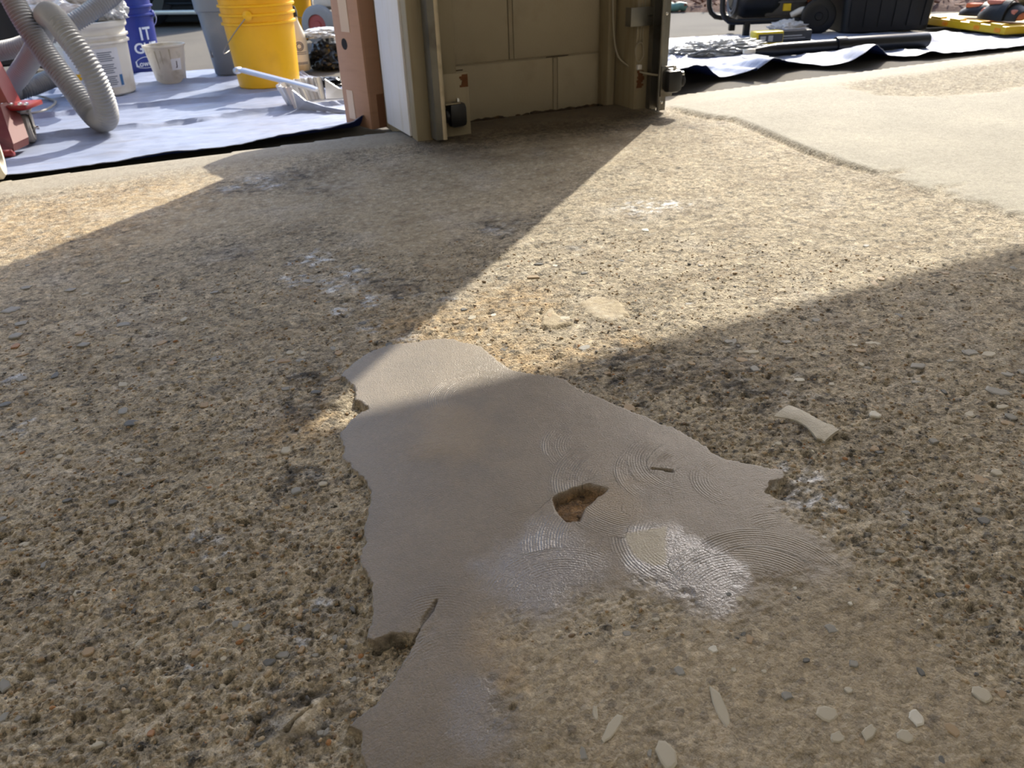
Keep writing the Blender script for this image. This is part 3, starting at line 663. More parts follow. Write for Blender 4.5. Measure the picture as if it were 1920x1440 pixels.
for (x, y, w, h_, c, rz) in STN:
    u, v = floor_point(x, y); q = math.hypot(u, v); wd = np.array([u, v, -CAM_H])@FW
    sx = w*wd/F_PX/2; sy = h_*(wd/F_PX)/(CAM_H/math.sqrt(q*q+CAM_H**2))/2
    spots.append((u, v, sx, sy, c, math.radians(rz)-YAW))
n_named = len(spots)
while len(spots) < 285:
    x = rng.uniform(-20, 1940); y = 640+800*rng.uniform(0, 1)**1.4 if rng.uniform() < .62 else rng.uniform(430, 700)
    u, v = floor_point(x, y)
    s = rng.uniform(.0028, .0060) if y > 800 else rng.uniform(.0045, .010)
    spots.append((u, v, s*rng.uniform(.9, 1.5), s*rng.uniform(.6, 1), rng.choice(['grey', 'grey', 'grey', 'pale', 'slate', 'tan', 'tan', 'tan', 'tan']), rng.uniform(0, 6.28)))
sf = floor_z([s[0] for s in spots], [s[1] for s in spots])
inp = np.array(spots, dtype=object)
cnt = 0
for i, (u, v, sx, sy, c, rz) in enumerate(spots):
    if i >= n_named and (sf['rough'][i] < .8): continue
    me = SMESH[c][i % 5]
    o = bpy.data.objects.new('stone', me); COL.objects.link(o); o.parent = floor
    zz = float(sf['z'][i]) if sf['patch'][i] > .5 else max(-.0075, min(float(sf['z'][i]), .001))
    rough_up = .0004 if i >= n_named else .0012
    if sf['rough'][i] < .5: rough_up = .0002
    if y > 1100 and i < n_named: rough_up = .0010
    th_ = min(.010, max(.0035, .5*min(sx, sy)))
    o.location = (u, v, zz+rough_up-.18*th_); o.scale = (sx, sy, th_)
    o.rotation_euler = (rng.uniform(-.05, .05), rng.uniform(-.05, .05), rz)

# loose fine aggregate bedded in the eroded surface: nobody could count it
ico = bmesh.new(); bmesh.ops.create_icosphere(ico, subdivisions=1, radius=1)
iv = np.array([v.co for v in ico.verts]); ifc = np.array([[v.index for v in f.verts] for f in ico.faces]); ico.free()
NP = 15000
pr_ = np.sqrt(rng.uniform(.27**2, 1.5**2, NP*2))*1.0; pa = rng.uniform(math.radians(-48), math.radians(48), NP*2)+YAW
keepm = rng.uniform(0, 1, NP*2) < np.clip(.62/pr_, .2, 1)
pu, pv = (pr_*np.sin(pa))[keepm][:NP], (pr_*np.cos(pa))[keepm][:NP]
ss = floor_z(pu, pv); okm = (ss['rough'] > .9) & (ss['grit'] > .6+.5*rng.uniform(0, 1, len(pu))*0)
pu, pv, pz = pu[okm], pv[okm], ss['z'][okm]; NPk = len(pu)
size = rng.lognormal(math.log(.0014), .36, NPk).clip(.0009, .0042)
verts = np.empty((NPk, 12, 3)); 
for a in range(12):
    jit = rng.uniform(.72, 1.2, NPk)
    ca, sa = np.cos(pu*9000), np.sin(pu*9000)
    x, y, z = iv[a]; x, y = x*1.25, y*.85
    verts[:, a, 0] = pu+size*jit*(x*ca-y*sa); verts[:, a, 1] = pv+size*jit*(x*sa+y*ca); verts[:, a, 2] = pz+size*jit*z*.6+size*.08
faces = (ifc[None]+12*np.arange(NPk)[:, None, None]).reshape(-1, 3)
me = bpy.data.meshes.new('aggregate'); me.vertices.add(NPk*12); me.loops.add(len(faces)*3); me.polygons.add(len(faces))
me.vertices.foreach_set('co', verts.astype(np.float32).ravel()); me.loops.foreach_set('vertex_index', faces.astype(np.int32).ravel())
me.polygons.foreach_set('loop_start', np.arange(0, len(faces)*3, 3, dtype=np.int32)); me.update(calc_edges=True)
pal = np.array([lin(*c)[:3] for c in [(150, 128, 98), (142, 118, 86), (168, 148, 118), (120, 100, 76), (176, 160, 134), (110, 106, 100), (96, 94, 92), (160, 116, 74), (192, 182, 160)]])
ci = rng.choice(len(pal), NPk, p=[.2, .2, .18, .14, .1, .06, .04, .04, .04]); cc = np.repeat(np.concatenate([pal[ci], np.ones((NPk, 1))], 1), 12, 0)
a = me.attributes.new('stone_colour', 'FLOAT_COLOR', 'POINT'); a.data.foreach_set('color', cc.astype(np.float32).ravel())
for kk, vv in (('grit', .25), ('gloss', .12)):
    a = me.attributes.new(kk, 'FLOAT', 'POINT'); a.data.foreach_set('value', np.full(NPk*12, vv, np.float32))
me.materials.append(MCON)
ag = bpy.data.objects.new('aggregate', me); COL.objects.link(ag); ag.parent = floor; tag(ag, kind='stuff')

# the long pale flake lying over its own hollow
u0 = XY(1470, 765, .004); u1 = XY(1560, 805, .004)
d_ = (u1-u0); Lf = np.linalg.norm(d_); rzf = math.atan2(d_[1], d_[0])
bmf = bmesh.new(); NX, NY = 16, 6
prof = lambda s: .42+.10*math.cos(s*6.0)+(.28*max(0, (s-.72)/.28)**1.5)
gv = [[None]*NY for _ in range(NX)]
bot = [[None]*NY for _ in range(NX)]
for i in range(NX):
    s = i/(NX-1); x = (s-.5)*Lf*1.10
    for j in range(NY):
        t = j/(NY-1)*2-1; w = .030*prof(s)*(1+.08*math.sin(7*s+3*t))
        if s > .93: w *= .7
        y = t*w+.004*math.sin(s*5); z = .0035+.002*math.sin(s*3.1)-.0018*t*t+(.0015*t)
        gv[i][j] = bmf.verts.new((x, y, z)); bot[i][j] = bmf.verts.new((x, y*.96, z-.0045))
for i in range(NX-1):
    for j in range(NY-1):
        bmf.faces.new((gv[i][j], gv[i+1][j], gv[i+1][j+1], gv[i][j+1])); bmf.faces.new((bot[i][j], bot[i][j+1], bot[i+1][j+1], bot[i+1][j]))
for i in range(NX-1):
    bmf.faces.new((gv[i][0], bot[i][0], bot[i+1][0], gv[i+1][0])); bmf.faces.new((gv[i][-1], gv[i+1][-1], bot[i+1][-1], bot[i][-1]))
for j in range(NY-1):
    bmf.faces.new((gv[0][j], gv[0][j+1], bot[0][j+1], bot[0][j])); bmf.faces.new((gv[-1][j], bot[-1][j], bot[-1][j+1], gv[-1][j+1]))
M_FLAKE = mat('pale_flake', (186, 178, 160), .55, var=.15, scale=120, bump=.5, bscale=500)
fm = (u0+u1)/2
MB().bm(bmf).build('concrete_flake', M_FLAKE, floor, (fm[0], fm[1], -.003), rzf, smooth=50, label='long pale raised flake of old concrete')

# ------------------------------------------------------------------ tarps
M_TTOP = mat('silver_tarp', (140, 149, 172), .45, var=.20, scale=9, bump=1.0, bscale=16, stain=(126, 128, 138), stain_scale=6, stain_amt=.6, stretch=(1, 2.8, 1))
M_TBOT = mat('blue_tarp_back', (24, 52, 128), .5, var=.12)
def tarp(name, corner, zf, nx, ny, label, thick=.0022):
    m = MB(); top = []; 
    for j in range(ny):
        for i in range(nx):
            s, t = i/(nx-1), j/(ny-1); p = corner(s, t); top.append((p[0], p[1], zf(s, t, p[0], p[1])))
    n = nx*ny; bottom = [(x, y, z-thick) for x, y, z in top]
    fs = [q for j in range(ny-1) for i in range(nx-1) for q in ((j*nx+i, j*nx+i+1, (j+1)*nx+i+1), (j*nx+i, (j+1)*nx+i+1, (j+1)*nx+i))]
    m.mi = 0; m.add(top+bottom, fs); m.mi = 1
    for q in fs: m.f.append(tuple(k+n for k in q[::-1])); m.m.append(1)
    edge = [i for i in range(nx)]+[j*nx+nx-1 for j in range(1, ny)]+[(ny-1)*nx+i for i in range(nx-2, -1, -1)]+[j*nx for j in range(ny-2, 0, -1)]
    for a, b in zip(edge, edge[1:]+edge[:1]): m.f.append((a, a+n, b+n, b)); m.m.append(0)
    return m.build(name, [M_TTOP, M_TBOT], smooth=60, label=label, cat='tarp')
GZ = -.034
nz1 = lambda x, y, s: float(noise(np.array([x]), np.array([y]), s)[0])
# left tarp
fl = [(-2.2, 2.60), (-.46, 2.60), (-.30, 2.60), (-.1, 2.585), (.05, 2.60), (.25, 2.615), (.5, 2.65), (.64, 2.67), (.73, 2.745)]
fl = np.array(fl)
def c_left(s, t):
    x = -2.2+2.93*s; y0 = np.interp(x, fl[:, 0], fl[:, 1])
    yb = np.interp(x, [-2.2, -.7, .2, .45, .62, .73], [5.2, 4.98, 4.70, 4.62, 4.25, 3.80])
    xx = x+.13*t*sstep(-.2, .7, x)
    return xx, y0+(yb-y0)*t
FOLDS_L = [3.17, 3.62, 4.25]
def z_left(s, t, x, y):
    z = GZ+.010+.005*nz1(x/.25, y/.08, 3)+.0035*nz1(x/.09, y/.035, 4)+.0022*nz1(x/.03, y/.02, 5)+.006*max(0, nz1(x/.5, y/.16, 6))
    for k, f in enumerate(FOLDS_L):
        yy = f+.10*(x+.2)*(-1 if k else -.3)+.03*math.sin(3*x+k); d = (y-yy); z += (.019*math.exp(-(d/.022)**2) if d > 0 else .019*math.exp(-(d/.006)**2))
    d0 = t*2.2
    z += .020*math.exp(-(d0/.05)**2)*(.8+.4*nz1(x/.25, .5, 8))*(1+.9*float(sstep(.3, .68, x)))
    return max(z, GZ+.002)
tarp_l = tarp('silver_tarp', c_left, z_left, 170, 150, 'silver-blue tarp under the buckets left of the pier')
# right tarp with its lifted front hem
HEM = [(1253,143,.105),(1275,131,.115),(1303,123,.10),(1326,126,.07),(1347,146,.004),(1376,143,.004),(1409,140,.006),(1430,125,.05),(1448,109,.075),(1462,112,.06),(1478,116,.03),(1509,122,.006),(1556,125,.004),(1596,116,.02),(1620,103,.05),(1641,84,.085),(1652,92,.06),(1665,105,.006),(1691,108,.004),(1719,105,.006),(1749,97,.022),(1776,101,.006),(1822,97,.004),(1916,87,.004),(1990,77,.004)]
hx = [G(x, y, GZ+.004+z) for x, y, z in HEM]
hu = np.array([p[0] for p in hx]); hv = np.array([p[1] for p in hx]); hz = np.array([h_[2] for h_ in HEM])
order = np.argsort(hu); hu, hv, hz = hu[order], hv[order], hz[order]
hu = np.concatenate([[1.78], hu]); hv = np.concatenate([[2.80], hv]); hz = np.concatenate([[.06], hz])
uu_ = np.linspace(hu[0], hu[-1], 260); ker = np.hanning(7); ker /= ker.sum()
pad = lambda a: np.convolve(np.pad(np.interp(uu_, hu, a), 3, mode='edge'), ker, 'valid')
HV, HZ = pad(hv), pad(hz)
def c_right(s, t):
    x = hu[0]+(hu[-1]-hu[0])*s; y0 = float(np.interp(x, uu_, HV))
    yb = float(np.interp(x, [1.78, 2.95, 3.3, 3.9, 4.3, 4.6, 5.2], [4.55, 4.16, 4.10, 3.75, 3.36, 3.05, 2.85]))
    return x+.10*t*(1-s), y0+(max(yb, y0+.05)-y0)*t
def z_right(s, t, x, y):
    xs_ = hu[0]+(hu[-1]-hu[0])*s; y0 = float(np.interp(xs_, uu_, HV)); d = y-y0
    lift = float(np.interp(xs_, uu_, HZ))
    fall = math.exp(-(d/.24)**2) if lift > .02 else math.exp(-(d/.15)**2)
    fold = .012*math.exp(-((d-.30-.05*math.sin(5*x))/.02)**2)+.014*math.exp(-((d-.62-.05*math.sin(3*x))/.03)**2)
    return GZ+.008+lift*fall+.006*max(0, nz1(x/.20, y/.12, 13))+.0035*nz1(x/.07, y/.05, 14)+fold*(1-.5*s)
tarp_r = tarp('silver_tarp', c_right, z_right, 230, 70, 'silver tarp with wavy lifted front hem right of the pier')
TZ = GZ+.012

# ------------------------------------------------------------------ buckets
def ring_profile(r0_, r1_, h, rings=(), wall=.004, lip=.007):
    """outer profile from the base up, with proud rings, then down the inside"""
    rr = lambda z: r0_+(r1_-r0_)*z/h
    P = [(0, 0), (r0_-.006, 0), (r0_, .006)]
    for z in sorted(rings): P += [(rr(z-.006), z-.006), (rr(z)+.009, z-.004), (rr(z)+.009, z+.004), (rr(z+.006), z+.006)]
    P += [(rr(h-.014), h-.014), (r1_+lip, h-.012), (r1_+lip, h), (r1_-wall, h), (r0_-wall, wall*2), (0, wall*2)]
    return P
def text_on_cylinder(txt, size, R_, zc, ang, m, name, parent, slope=0.0, depth=.0015, bold=True):
    c = bpy.data.curves.new('lettering', 'FONT'); c.body = txt; c.size = size; c.align_x = 'CENTER'; c.align_y = 'CENTER'; c.offset = .02*size if bold else 0
    c.resolution_u = 3
    o = bpy.data.objects.new('lettering', c); COL.objects.link(o)
    bpy.context.view_layer.update(); dg = bpy.context.evaluated_depsgraph_get()
    me = bpy.data.meshes.new_from_object(o.evaluated_get(dg)); bpy.data.objects.remove(o)
    bm = bmesh.new(); bm.from_mesh(me); bpy.data.meshes.remove(me)
    bmesh.ops.subdivide_edges(bm, edges=[e for e in bm.edges if e.calc_length() > size*.3], cuts=2)
    vs = [(v.co.x, v.co.y) for v in bm.verts]; fs = [[v.index for v in f.verts] for f in bm.faces]; bm.free()
    out = []
    for x, y in vs:
        z = zc+y; r = R_+slope*(z)+depth; a = ang+x/r; out.append((r*math.cos(a), r*math.sin(a), z))
    return MB().add(out, fs).build(name, m, parent)
def patch_on_cylinder(R_, slope, z0, z1, a0, a1, m, name, parent, depth=.0008, n=14, label=None):
    vs = []
    for z in (z0, z1):
        for k in range(n+1):
            r = R_+slope*z+depth; a = a0+(a1-a0)*k/n; vs.append((r*math.cos(a), r*math.sin(a), z))
    o_ = MB().add(vs, [(k, k+1, n+1+k+1, n+1+k) for k in range(n)]); return o_.build(name, m, parent, label=label)
def toward(p, off=0.0): return math.atan2(-p[1], -p[0])+math.radians(off)   # angle on a thing at p that faces the middle of the room doorway
M_WIREM = mat('bail_wire', (150, 146, 138), .35, metal=.9)

def bail(t, R_, z, rz, drop, m_, name='bail_handle', off=.006):
    pts = []
    for k in range(21):
        a = math.pi*k/20; pts.append((math.cos(a)*(R_+off), -math.sin(a)*(R_+off+.01)*1.0, z-math.sin(a)*drop))
    return MB().tube(pts, .0022, 8, RZ(rz)).build(name, m_, t, smooth=True)

# yellow bucket (front)
M_YEL = mat('yellow_plastic', (244, 184, 8), .38, var=.04, scale=12, stain=(206, 150, 10), stain_scale=12, stain_amt=.4)
def yellow_bucket(loc, label, rz, handle=True):
    t = thing('yellow_bucket', loc, label, 'bucket', 0, 'yellow plastic buckets')
    MB().lathe(ring_profile(.135, .158, .375, (.265, .300, .335)), 56).build('bucket_body', M_YEL, t, smooth=40)
    for sgn in (0, 180):
        e = MB(); e.lathe([(0, 0), (.020, 0), (.020, .006), (.012, .012), (0, .012)], 18, RZ(rz+sgn) @ T(.158, 0, .300) @ RY(90)); e.build('handle_lug', M_YEL, t, smooth=40)
    bail(t, .160, .300, rz, .16, M_WIREM)
    return t
gy = G(508, 167, TZ); yd = np.array([gy[0], gy[1]])/np.hypot(gy[0], gy[1])
py_ = (gy[0]+yd[0]*.13, gy[1]+yd[1]*.13, TZ)
yb1 = yellow_bucket(py_, 'front yellow bucket with wire handle behind the metal dustpan', math.degrees(toward(py_))-15)
g2 = G(545, 76, GZ); py2 = (g2[0]+.05, g2[1]+.12, GZ)
yellow_bucket(py2, 'second yellow bucket mostly hidden behind the front one', 20)

# white bucket with cloth on top
M_WB = mat('white_bucket_plastic', (222, 218, 208), .5, var=.05, scale=16, stain=(170, 150, 124), stain_scale=10, stain_amt=.5)
M_LABEL = mat('printed_label', (214, 216, 222), .55, var=.03)
M_INK = mat('label_ink', (120, 128, 140), .6)
M_INKB = mat('blue_label_ink', (60, 110, 160), .6)
gw = G(205, 181, TZ); wd_ = np.array(gw[:2])/np.hypot(gw[0], gw[1]); pw = (gw[0]-.02+wd_[0]*.13, gw[1]+wd_[1]*.13, TZ)
t = thing('white_bucket', pw, 'white bucket with a printed label and rags heaped on its lid', 'bucket')
MB().lathe(ring_profile(.140, .160, .285, (.215, .240)), 56).build('bucket_body', M_WB, t, smooth=40)
MB().lathe([(0, .272), (.164, .272), (.170, .278), (.170, .294), (.164, .298), (.150, .296), (.146, .290), (0, .290)], 56).build('lid', M_WB, t, smooth=40)
fa = toward(pw)
sl_ = .02/.285
lb = patch_on_cylinder(.140, sl_, .035, .195, fa-.80, fa+.72, M_LABEL, 'label', t, label='white wraparound label with grey print')
# columns of small print
mtx = MB()
def arcstrip(m, R_, z0, z1, a0, a1, dep, n=4):
    o = len(m.v)
    vs = []
    for z in (z0, z1):
        for k in range(n+1):
            r = R_+sl_*z+dep; a = a0+(a1-a0)*k/n; vs.append((r*math.cos(a), r*math.sin(a), z))
    m.add(vs, [(k, k+1, n+1+k+1, n+1+k) for k in range(n)])
for i in range(17):
    z = .045+i*.0082
    if i in (5, 11): continue
    arcstrip(mtx, .140, z, z+.0042, fa+.10, fa+.10+.46*rng.uniform(.75, 1), .0016)
arcstrip(mtx, .140, .045, .18, fa+.03, fa+.034, .0016)
mtx.build('small_print', M_INK, lb)
mtx = MB(); arcstrip(mtx, .140, .040, .085, fa+.60, fa+.70, .0016); mtx.build('blue_block', M_INKB, lb)
mtx = MB(); arcstrip(mtx, .140, .075, .10, fa-.62, fa-.15, .0016, 8); mtx.build('yellow_block', M_YEL, lb)

# rags on the white bucket
def crumple(name, loc, size, m_, label, cat, seed, amp=.35, sub=5, flat=1.0, fr=3.0, group=None, parent=None):
    bm = bmesh.new(); bmesh.ops.create_icosphere(bm, subdivisions=sub, radius=1)
    P = np.array([v.co for v in bm.verts])
    def n3(p, f, s): return (noise(p[:, 0]*f+9*s, p[:, 1]*f+3.3*p[:, 2]*f*.5, s)+noise(p[:, 1]*f-4*s, p[:, 2]*f+p[:, 0]*.7*f, s+5)+noise(p[:, 2]*f, p[:, 0]*f-p[:, 1]*f*.6, s+9))/1.7
    d = 1+amp*(1-2*np.abs(n3(P, fr*.5, seed)))*.8+amp*.5*(1-2*np.abs(n3(P, fr*1.3, seed+2)))+amp*.22*(1-2*np.abs(n3(P, fr*3, seed+4)))
    P = P*d[:, None]*np.array(size)
    zmin = -size[2]*.62; P[:, 2] = np.maximum(P[:, 2], zmin)-zmin
    for v, p in zip(bm.verts, P): v.co = p
    return MB().bm(bm).build(name, m_, parent, loc, 0, smooth=55, label=label, cat=cat, group=group)
M_RAG = mat('white_rag', (226, 224, 222), .85, var=.06, stain=(150, 134, 118), stain_scale=14, stain_amt=.5)
M_PLAS = mat('clear_plastic_sheet', (222, 224, 226), .30, var=.04, trans=.30)
M_BLUEG = mat('blue_tool_grip', (44, 92, 140), .5)
wz = TZ+.298
crumple('crumpled_rag', (pw[0]-.05, pw[1]+.03, wz+.002), (.150, .115, .070), M_RAG, 'white crumpled rag on the lid of the white bucket', 'rag', 3)
crumple('plastic_wrap', (pw[0]+.10, pw[1]-.015, wz+.002), (.062, .075, .062), M_PLAS, 'crumpled clear plastic beside the rag on the white bucket', 'plastic', 8, .45)
tt = thing('hand_tool', (pw[0]+.01, pw[1]-.110, wz+.012), 'blue tool handle lying on the white bucket lid', 'tool', math.radians(-20))
MB().lathe([(0, -.055), (.010, -.052), (.012, -.02), (.009, .02), (.012, .05), (.006, .056), (0, .056)], 14, RY(90)).build('grip', M_BLUEG, tt, smooth=True)
MB().box(-.11, -.052, -.004, .004, -.004, .004, .001).build('shank', M_WIREM, tt)

# blue bucket
M_BLU = mat('blue_bucket_plastic', (30, 48, 132), .4, var=.08, scale=14, stain=(60, 80, 160), stain_scale=10, stain_amt=.35)
M_WPRT = mat('white_print', (214, 220, 232), .5)
gb = G(258, 140, GZ); bd = np.array(gb[:2])/np.hypot(gb[0], gb[1]); pb = (gb[0]+bd[0]*.13, gb[1]+bd[1]*.13, TZ-.008)
t = thing('blue_bucket', pb, 'dark blue bucket with white lettering behind the white bucket', 'bucket')
MB().lathe(ring_profile(.132, .152, .37, (.275, .315)), 56).build('bucket_body', M_BLU, t, smooth=40)
fb = toward(pb); sb = .02/.37
text_on_cylinder('IT', .085, .132, .185, fb+.66, M_WPRT, 'lettering', t, sb)
text_on_cylinder('GHT', .070, .132, .118, fb+.62, M_WPRT, 'lettering', t, sb)
text_on_cylinder("Lowe's", .038, .132, .045, fb+.42, M_WPRT, 'lettering', t, sb)
h = MB()
def on_b(a, z): r = .132+sb*z+.0022; return (r*math.cos(a), r*math.sin(a), z)
gable = [on_b(fb+.10, .030), on_b(fb+.10, .062), on_b(fb+.42, .078), on_b(fb+.74, .062), on_b(fb+.74, .030), on_b(fb+.42, .024)]
gp = spline(gable+[gable[0]], 60); gp = [on_b(math.atan2(q[1], q[0]), q[2]) for q in gp]
h.tube(gp, .0014, 6); h.build('logo_outline', M_WPRT, t)
lug = fb+1.35+math.pi
for sgn in (0, math.pi):
    e = MB(); e.lathe([(0, 0), (.018, 0), (.018, .005), (.01, .01), (0, .01)], 16, Matrix.Rotation(lug+sgn, 4, 'Z') @ T(.150, 0, .275) @ RY(90)); e.build('handle_lug', M_BLU, t, smooth=40)
bail(t, .156, .275, math.degrees(lug), .10, M_WPRT)

# small paint cup
M_CUP = mat('dirty_white_cup', (206, 200, 188), .5, var=.06, scale=20, stain=(146, 136, 116), stain_scale=18, stain_amt=.6)
gc = G(324, 158, TZ); cdv = np.array(gc[:2])/np.hypot(gc[0], gc[1]); pc = (gc[0]+cdv[0]*.063, gc[1]+cdv[1]*.063, TZ)
t = thing('paint_cup', pc, 'small dirty white tapered cup on the silver tarp', 'cup')
MB().lathe([(0, 0), (.062, 0), (.066, .004), (.090, .160), (.096, .162), (.096, .170), (.087, .170), (.063, .01), (0, .01)], 40).build('cup_body', M_CUP, t, smooth=40)
fc = toward(pc); sc_ = .024/.16
M_DRIP = mat('dried_drip', (164, 156, 134), .5)
for da, z0, z1, w in ((-.55, .07, .150, .03), (-.25, .09, .15, .02), (.2, .11, .155, .03)):
    vs = []; n = 6
    for k in range(n+1):
        z = z0+(z1-z0)*k/n; ww = w*(.5+.5*k/n)
        for s_ in (-1, 1):
            r = .066+sc_*z+.0010; a = fc+da+s_*ww; vs.append((r*math.cos(a), r*math.sin(a), z))
    MB().add(vs, [(2*k, 2*k+1, 2*k+3, 2*k+2) for k in range(n)]).build('paint_drip', M_DRIP, t)
lab = patch_on_cylinder(.066, sc_, .062, .112, fc+.18, fc+.80, M_LABEL, 'label', t, label='small white sticker with dark letter')
text_on_cylinder('J', .032, .066, .088, fc+.50, mat('dark_print', (36, 38, 60), .5), 'lettering', lab, sc_, .0016)

# grey bin
M_GRY = mat('grey_bin_plastic', (118, 128, 140), .45, var=.06, scale=10, stain=(150, 156, 162), stain_scale=9, stain_amt=.4)
gg = G(440, 140, TZ); gd_ = np.array(gg[:2])/np.hypot(gg[0], gg[1]); gg = G(453, 141, TZ); pg = (gg[0]+gd_[0]*.12, gg[1]+gd_[1]*.12, TZ)
t = thing('grey_bin', pg, 'tall grey tapered plastic bin behind the front yellow bucket', 'bin', -YAW)
Hb = .58
MB().lathe([(0, 0), (.102, 0), (.108, .008), (.130, .285), (.130, .288), (.139, .292), (.142, .36), (.156, Hb-.02), (.166, Hb-.018), (.166, Hb), (.152, Hb), (.104, .012), (0, .012)], 48, None, 5).build('bin_body', M_GRY, t, smooth=40)
lab = MB().box(-.098, -.048, -.003, .003, .085, .135, .001, T(0, -.112, 0) @ RX(-4.5)).build('label', mat('grey_label', (96, 100, 108), .5), t)
MB().box(-.090, -.058, -.0045, -.003, .10, .122, 0, T(0, -.112, 0) @ RX(-4.5)).build('printed_square', M_LABEL, lab)
MB().box(-.152, -.125, -.04, .04, .275, .300, .006).build('rim_handle', M_GRY, t, smooth=40)

# spray bottle
M_BOT = mat('milky_bottle', (218, 206, 184), .35, var=.04)
pbt = G(570, 130, TZ); pbt = (pbt[0], pbt[1]+.03, TZ-.008)
t = thing('squeeze_bottle', pbt, 'milky white bottle with blue label right of the front yellow bucket', 'bottle')
MB().lathe([(0, 0), (.036, 0), (.041, .006), (.041, .150), (.036, .172), (.020, .215), (.013, .235), (.013, .262), (0, .262)], 32).build('bottle_body', M_BOT, t, smooth=40)
MB().lathe([(0, .252), (.016, .252), (.016, .275), (.008, .30), (0, .30)], 20).build('cap', M_BLACKP, t, smooth=40)
ft = toward(pbt)
lab = patch_on_cylinder(.041, 0, .03, .145, ft-1.1, ft+1.1, mat('bottle_label', (222, 214, 200), .5), 'label', t)
M_NAVY = mat('navy_print', (40, 52, 96), .5)
h = MB()
for R_ in (.020, .013): h.tube([(.0425*math.cos(ft+R_/.042*math.cos(q)), .0425*math.sin(ft+R_/.042*math.cos(q)), .118+R_*math.sin(q)) for q in np.linspace(0, 2*math.pi, 30)], .002, 6)
h.build('round_emblem', M_NAVY, lab)
for zz in (.088, .080, .040, .034): patch_on_cylinder(.041, 0, zz, zz+.003, ft-.8, ft+.8, M_NAVY, 'printed_line', lab, .0016)

# ------------------------------------------------------------------ dustpan
M_ALU = mat('cast_aluminium', (206, 206, 208), .34, metal=.75, var=.08, scale=20)
a_ = G(586, 196, TZ); e_ = PD(446, 132, a_[:2]@yawv[:2]+.12)
dv_ = np.array([0.78, -.18])  # placeholder direction, set below
pan_o = G(612, 205, TZ); 
hdir = np.array(e_)-np.array(PD(600, 180, a_[:2]@yawv[:2]+.02)); hd2 = hdir[:2]/np.linalg.norm(hdir[:2])
rzp = math.atan2(-hd2[1], -hd2[0])         # local +x runs from the handle towards the mouth
t = thing('dustpan', (a_[0], a_[1], TZ), 'metal dustpan with ribbed back and long bright handle on the silver tarp', 'dustpan', rzp)
w = .125; L_ = .24
def panel(m, pts_a, pts_b):                # strip between two polylines
    n = len(pts_a); m.add(list(pts_a)+list(pts_b), [(i, i+1, n+i+1, n+i) for i in range(n-1)])
h = MB(); nseg = 46; th_p = .003
base_l, top_l = [], []
for k in range(nseg+1):                    # curved ribbed back wall from one side round to the other
    q = math.pi*(.5+k/nseg); rib = .0065*math.sin(k*1.75)
    bx, by = .075*math.cos(q)*1.0, w*math.sin(q)*.92
    nx_, ny_ = math.cos(q), math.sin(q)
    base_l.append((bx+rib*nx_, by+rib*ny_, .002)); top_l.append((bx*1.35+rib*1.5*nx_-.012, by*1.12+rib*1.5*ny_, .084))
panel(h, base_l, top_l); panel(h, [(x*.97, y*.97, z) for x, y, z in base_l], [(x*.97, y*.97, z) for x, y, z in top_l]); panel(h, top_l, [(x*.97, y*.97, z) for x, y, z in top_l])
h.build('ribbed_back', M_ALU, t, smooth=25)
h = MB()
fl_ = [(x, y, .003) for x, y, z in base_l]+[(L_, -w*1.25, .002), (L_, w*1.25, .002)]
h.add(fl_+[(x, y, -.001) for x, y, z in fl_], [tuple(range(len(fl_))), tuple(range(2*len(fl_)-1, len(fl_)-1, -1))]+[(i, (i+1) % len(fl_), len(fl_)+(i+1) % len(fl_), len(fl_)+i) for i in range(len(fl_))])
h.build('pan_floor', M_ALU, t)
for sgn in (-1, 1):
    pr_s = [(0, .92, .002, 1.03, .076), (L_*.22, 1.0, .002, 1.09, .040), (L_*.55, 1.1, .002, 1.16, .022), (L_, 1.25, .002, 1.26, .010)]
    vs = []
    for dx in (0, .004):
        for x, a0_, z0_, a1_, z1_ in pr_s: vs += [(x, sgn*(w*a0_+dx), z0_), (x, sgn*(w*a1_+dx), z1_)]
    fs = []
    for k in range(3): q = 2*k; fs += [(q, q+2, q+3, q+1), (8+q, 8+q+1, 8+q+3, 8+q+2), (q+1, q+3, 8+q+3, 8+q+1), (q, 8+q, 8+q+2, q+2)]
    fs += [(0, 1, 9, 8), (6, 14, 15, 7)]
    h = MB(); h.add(vs, fs); h.build('side_wall', M_ALU, t)
loc_ = np.array(e_)-np.array([a_[0], a_[1], TZ]); hx_ = loc_[0]*math.cos(-rzp)-loc_[1]*math.sin(-rzp); hy_ = loc_[0]*math.sin(-rzp)+loc_[1]*math.cos(-rzp)
h = MB(); n = 14; p0, p1 = np.array([.03, 0, .052]), np.array([hx_, hy_, loc_[2]])
ax = (p1-p0)/np.linalg.norm(p1-p0); sd_ = np.array([0, 1, 0]); up_ = np.cross(sd_, ax)*-1
secs = []
prof_h = [(-.018, .0), (-.020, .008), (-.014, .013), (-.006, .010), (0, .007), (.006, .010), (.014, .013), (.020, .008), (.018, .0), (0, -.006)]
for i in range(n):
    f = i/(n-1); c = p0+(p1-p0)*f; s_ = 1.0 if i not in (0, n-1) else .75
    secs.append([tuple(c+sd_*y*s_+np.array([0, 0, 1])*z*s_) for y, z in prof_h])
vs = [p for s_ in secs for p in s_]; m_ = len(prof_h)
h.add(vs, [(i*m_+k, i*m_+(k+1) % m_, (i+1)*m_+(k+1) % m_, (i+1)*m_+k) for i in range(n-1) for k in range(m_)]+[tuple(range(m_-1, -1, -1)), tuple((n-1)*m_+k for k in range(m_))])
h.build('handle', M_ALU, t, smooth=35)
h = MB(); h.lathe([(0, -.021), (.012, -.019), (.014, 0), (.012, .019), (0, .021)], 16, T(*p1) @ RX(90)); h.build('handle_end', M_ALU, t, smooth=True)

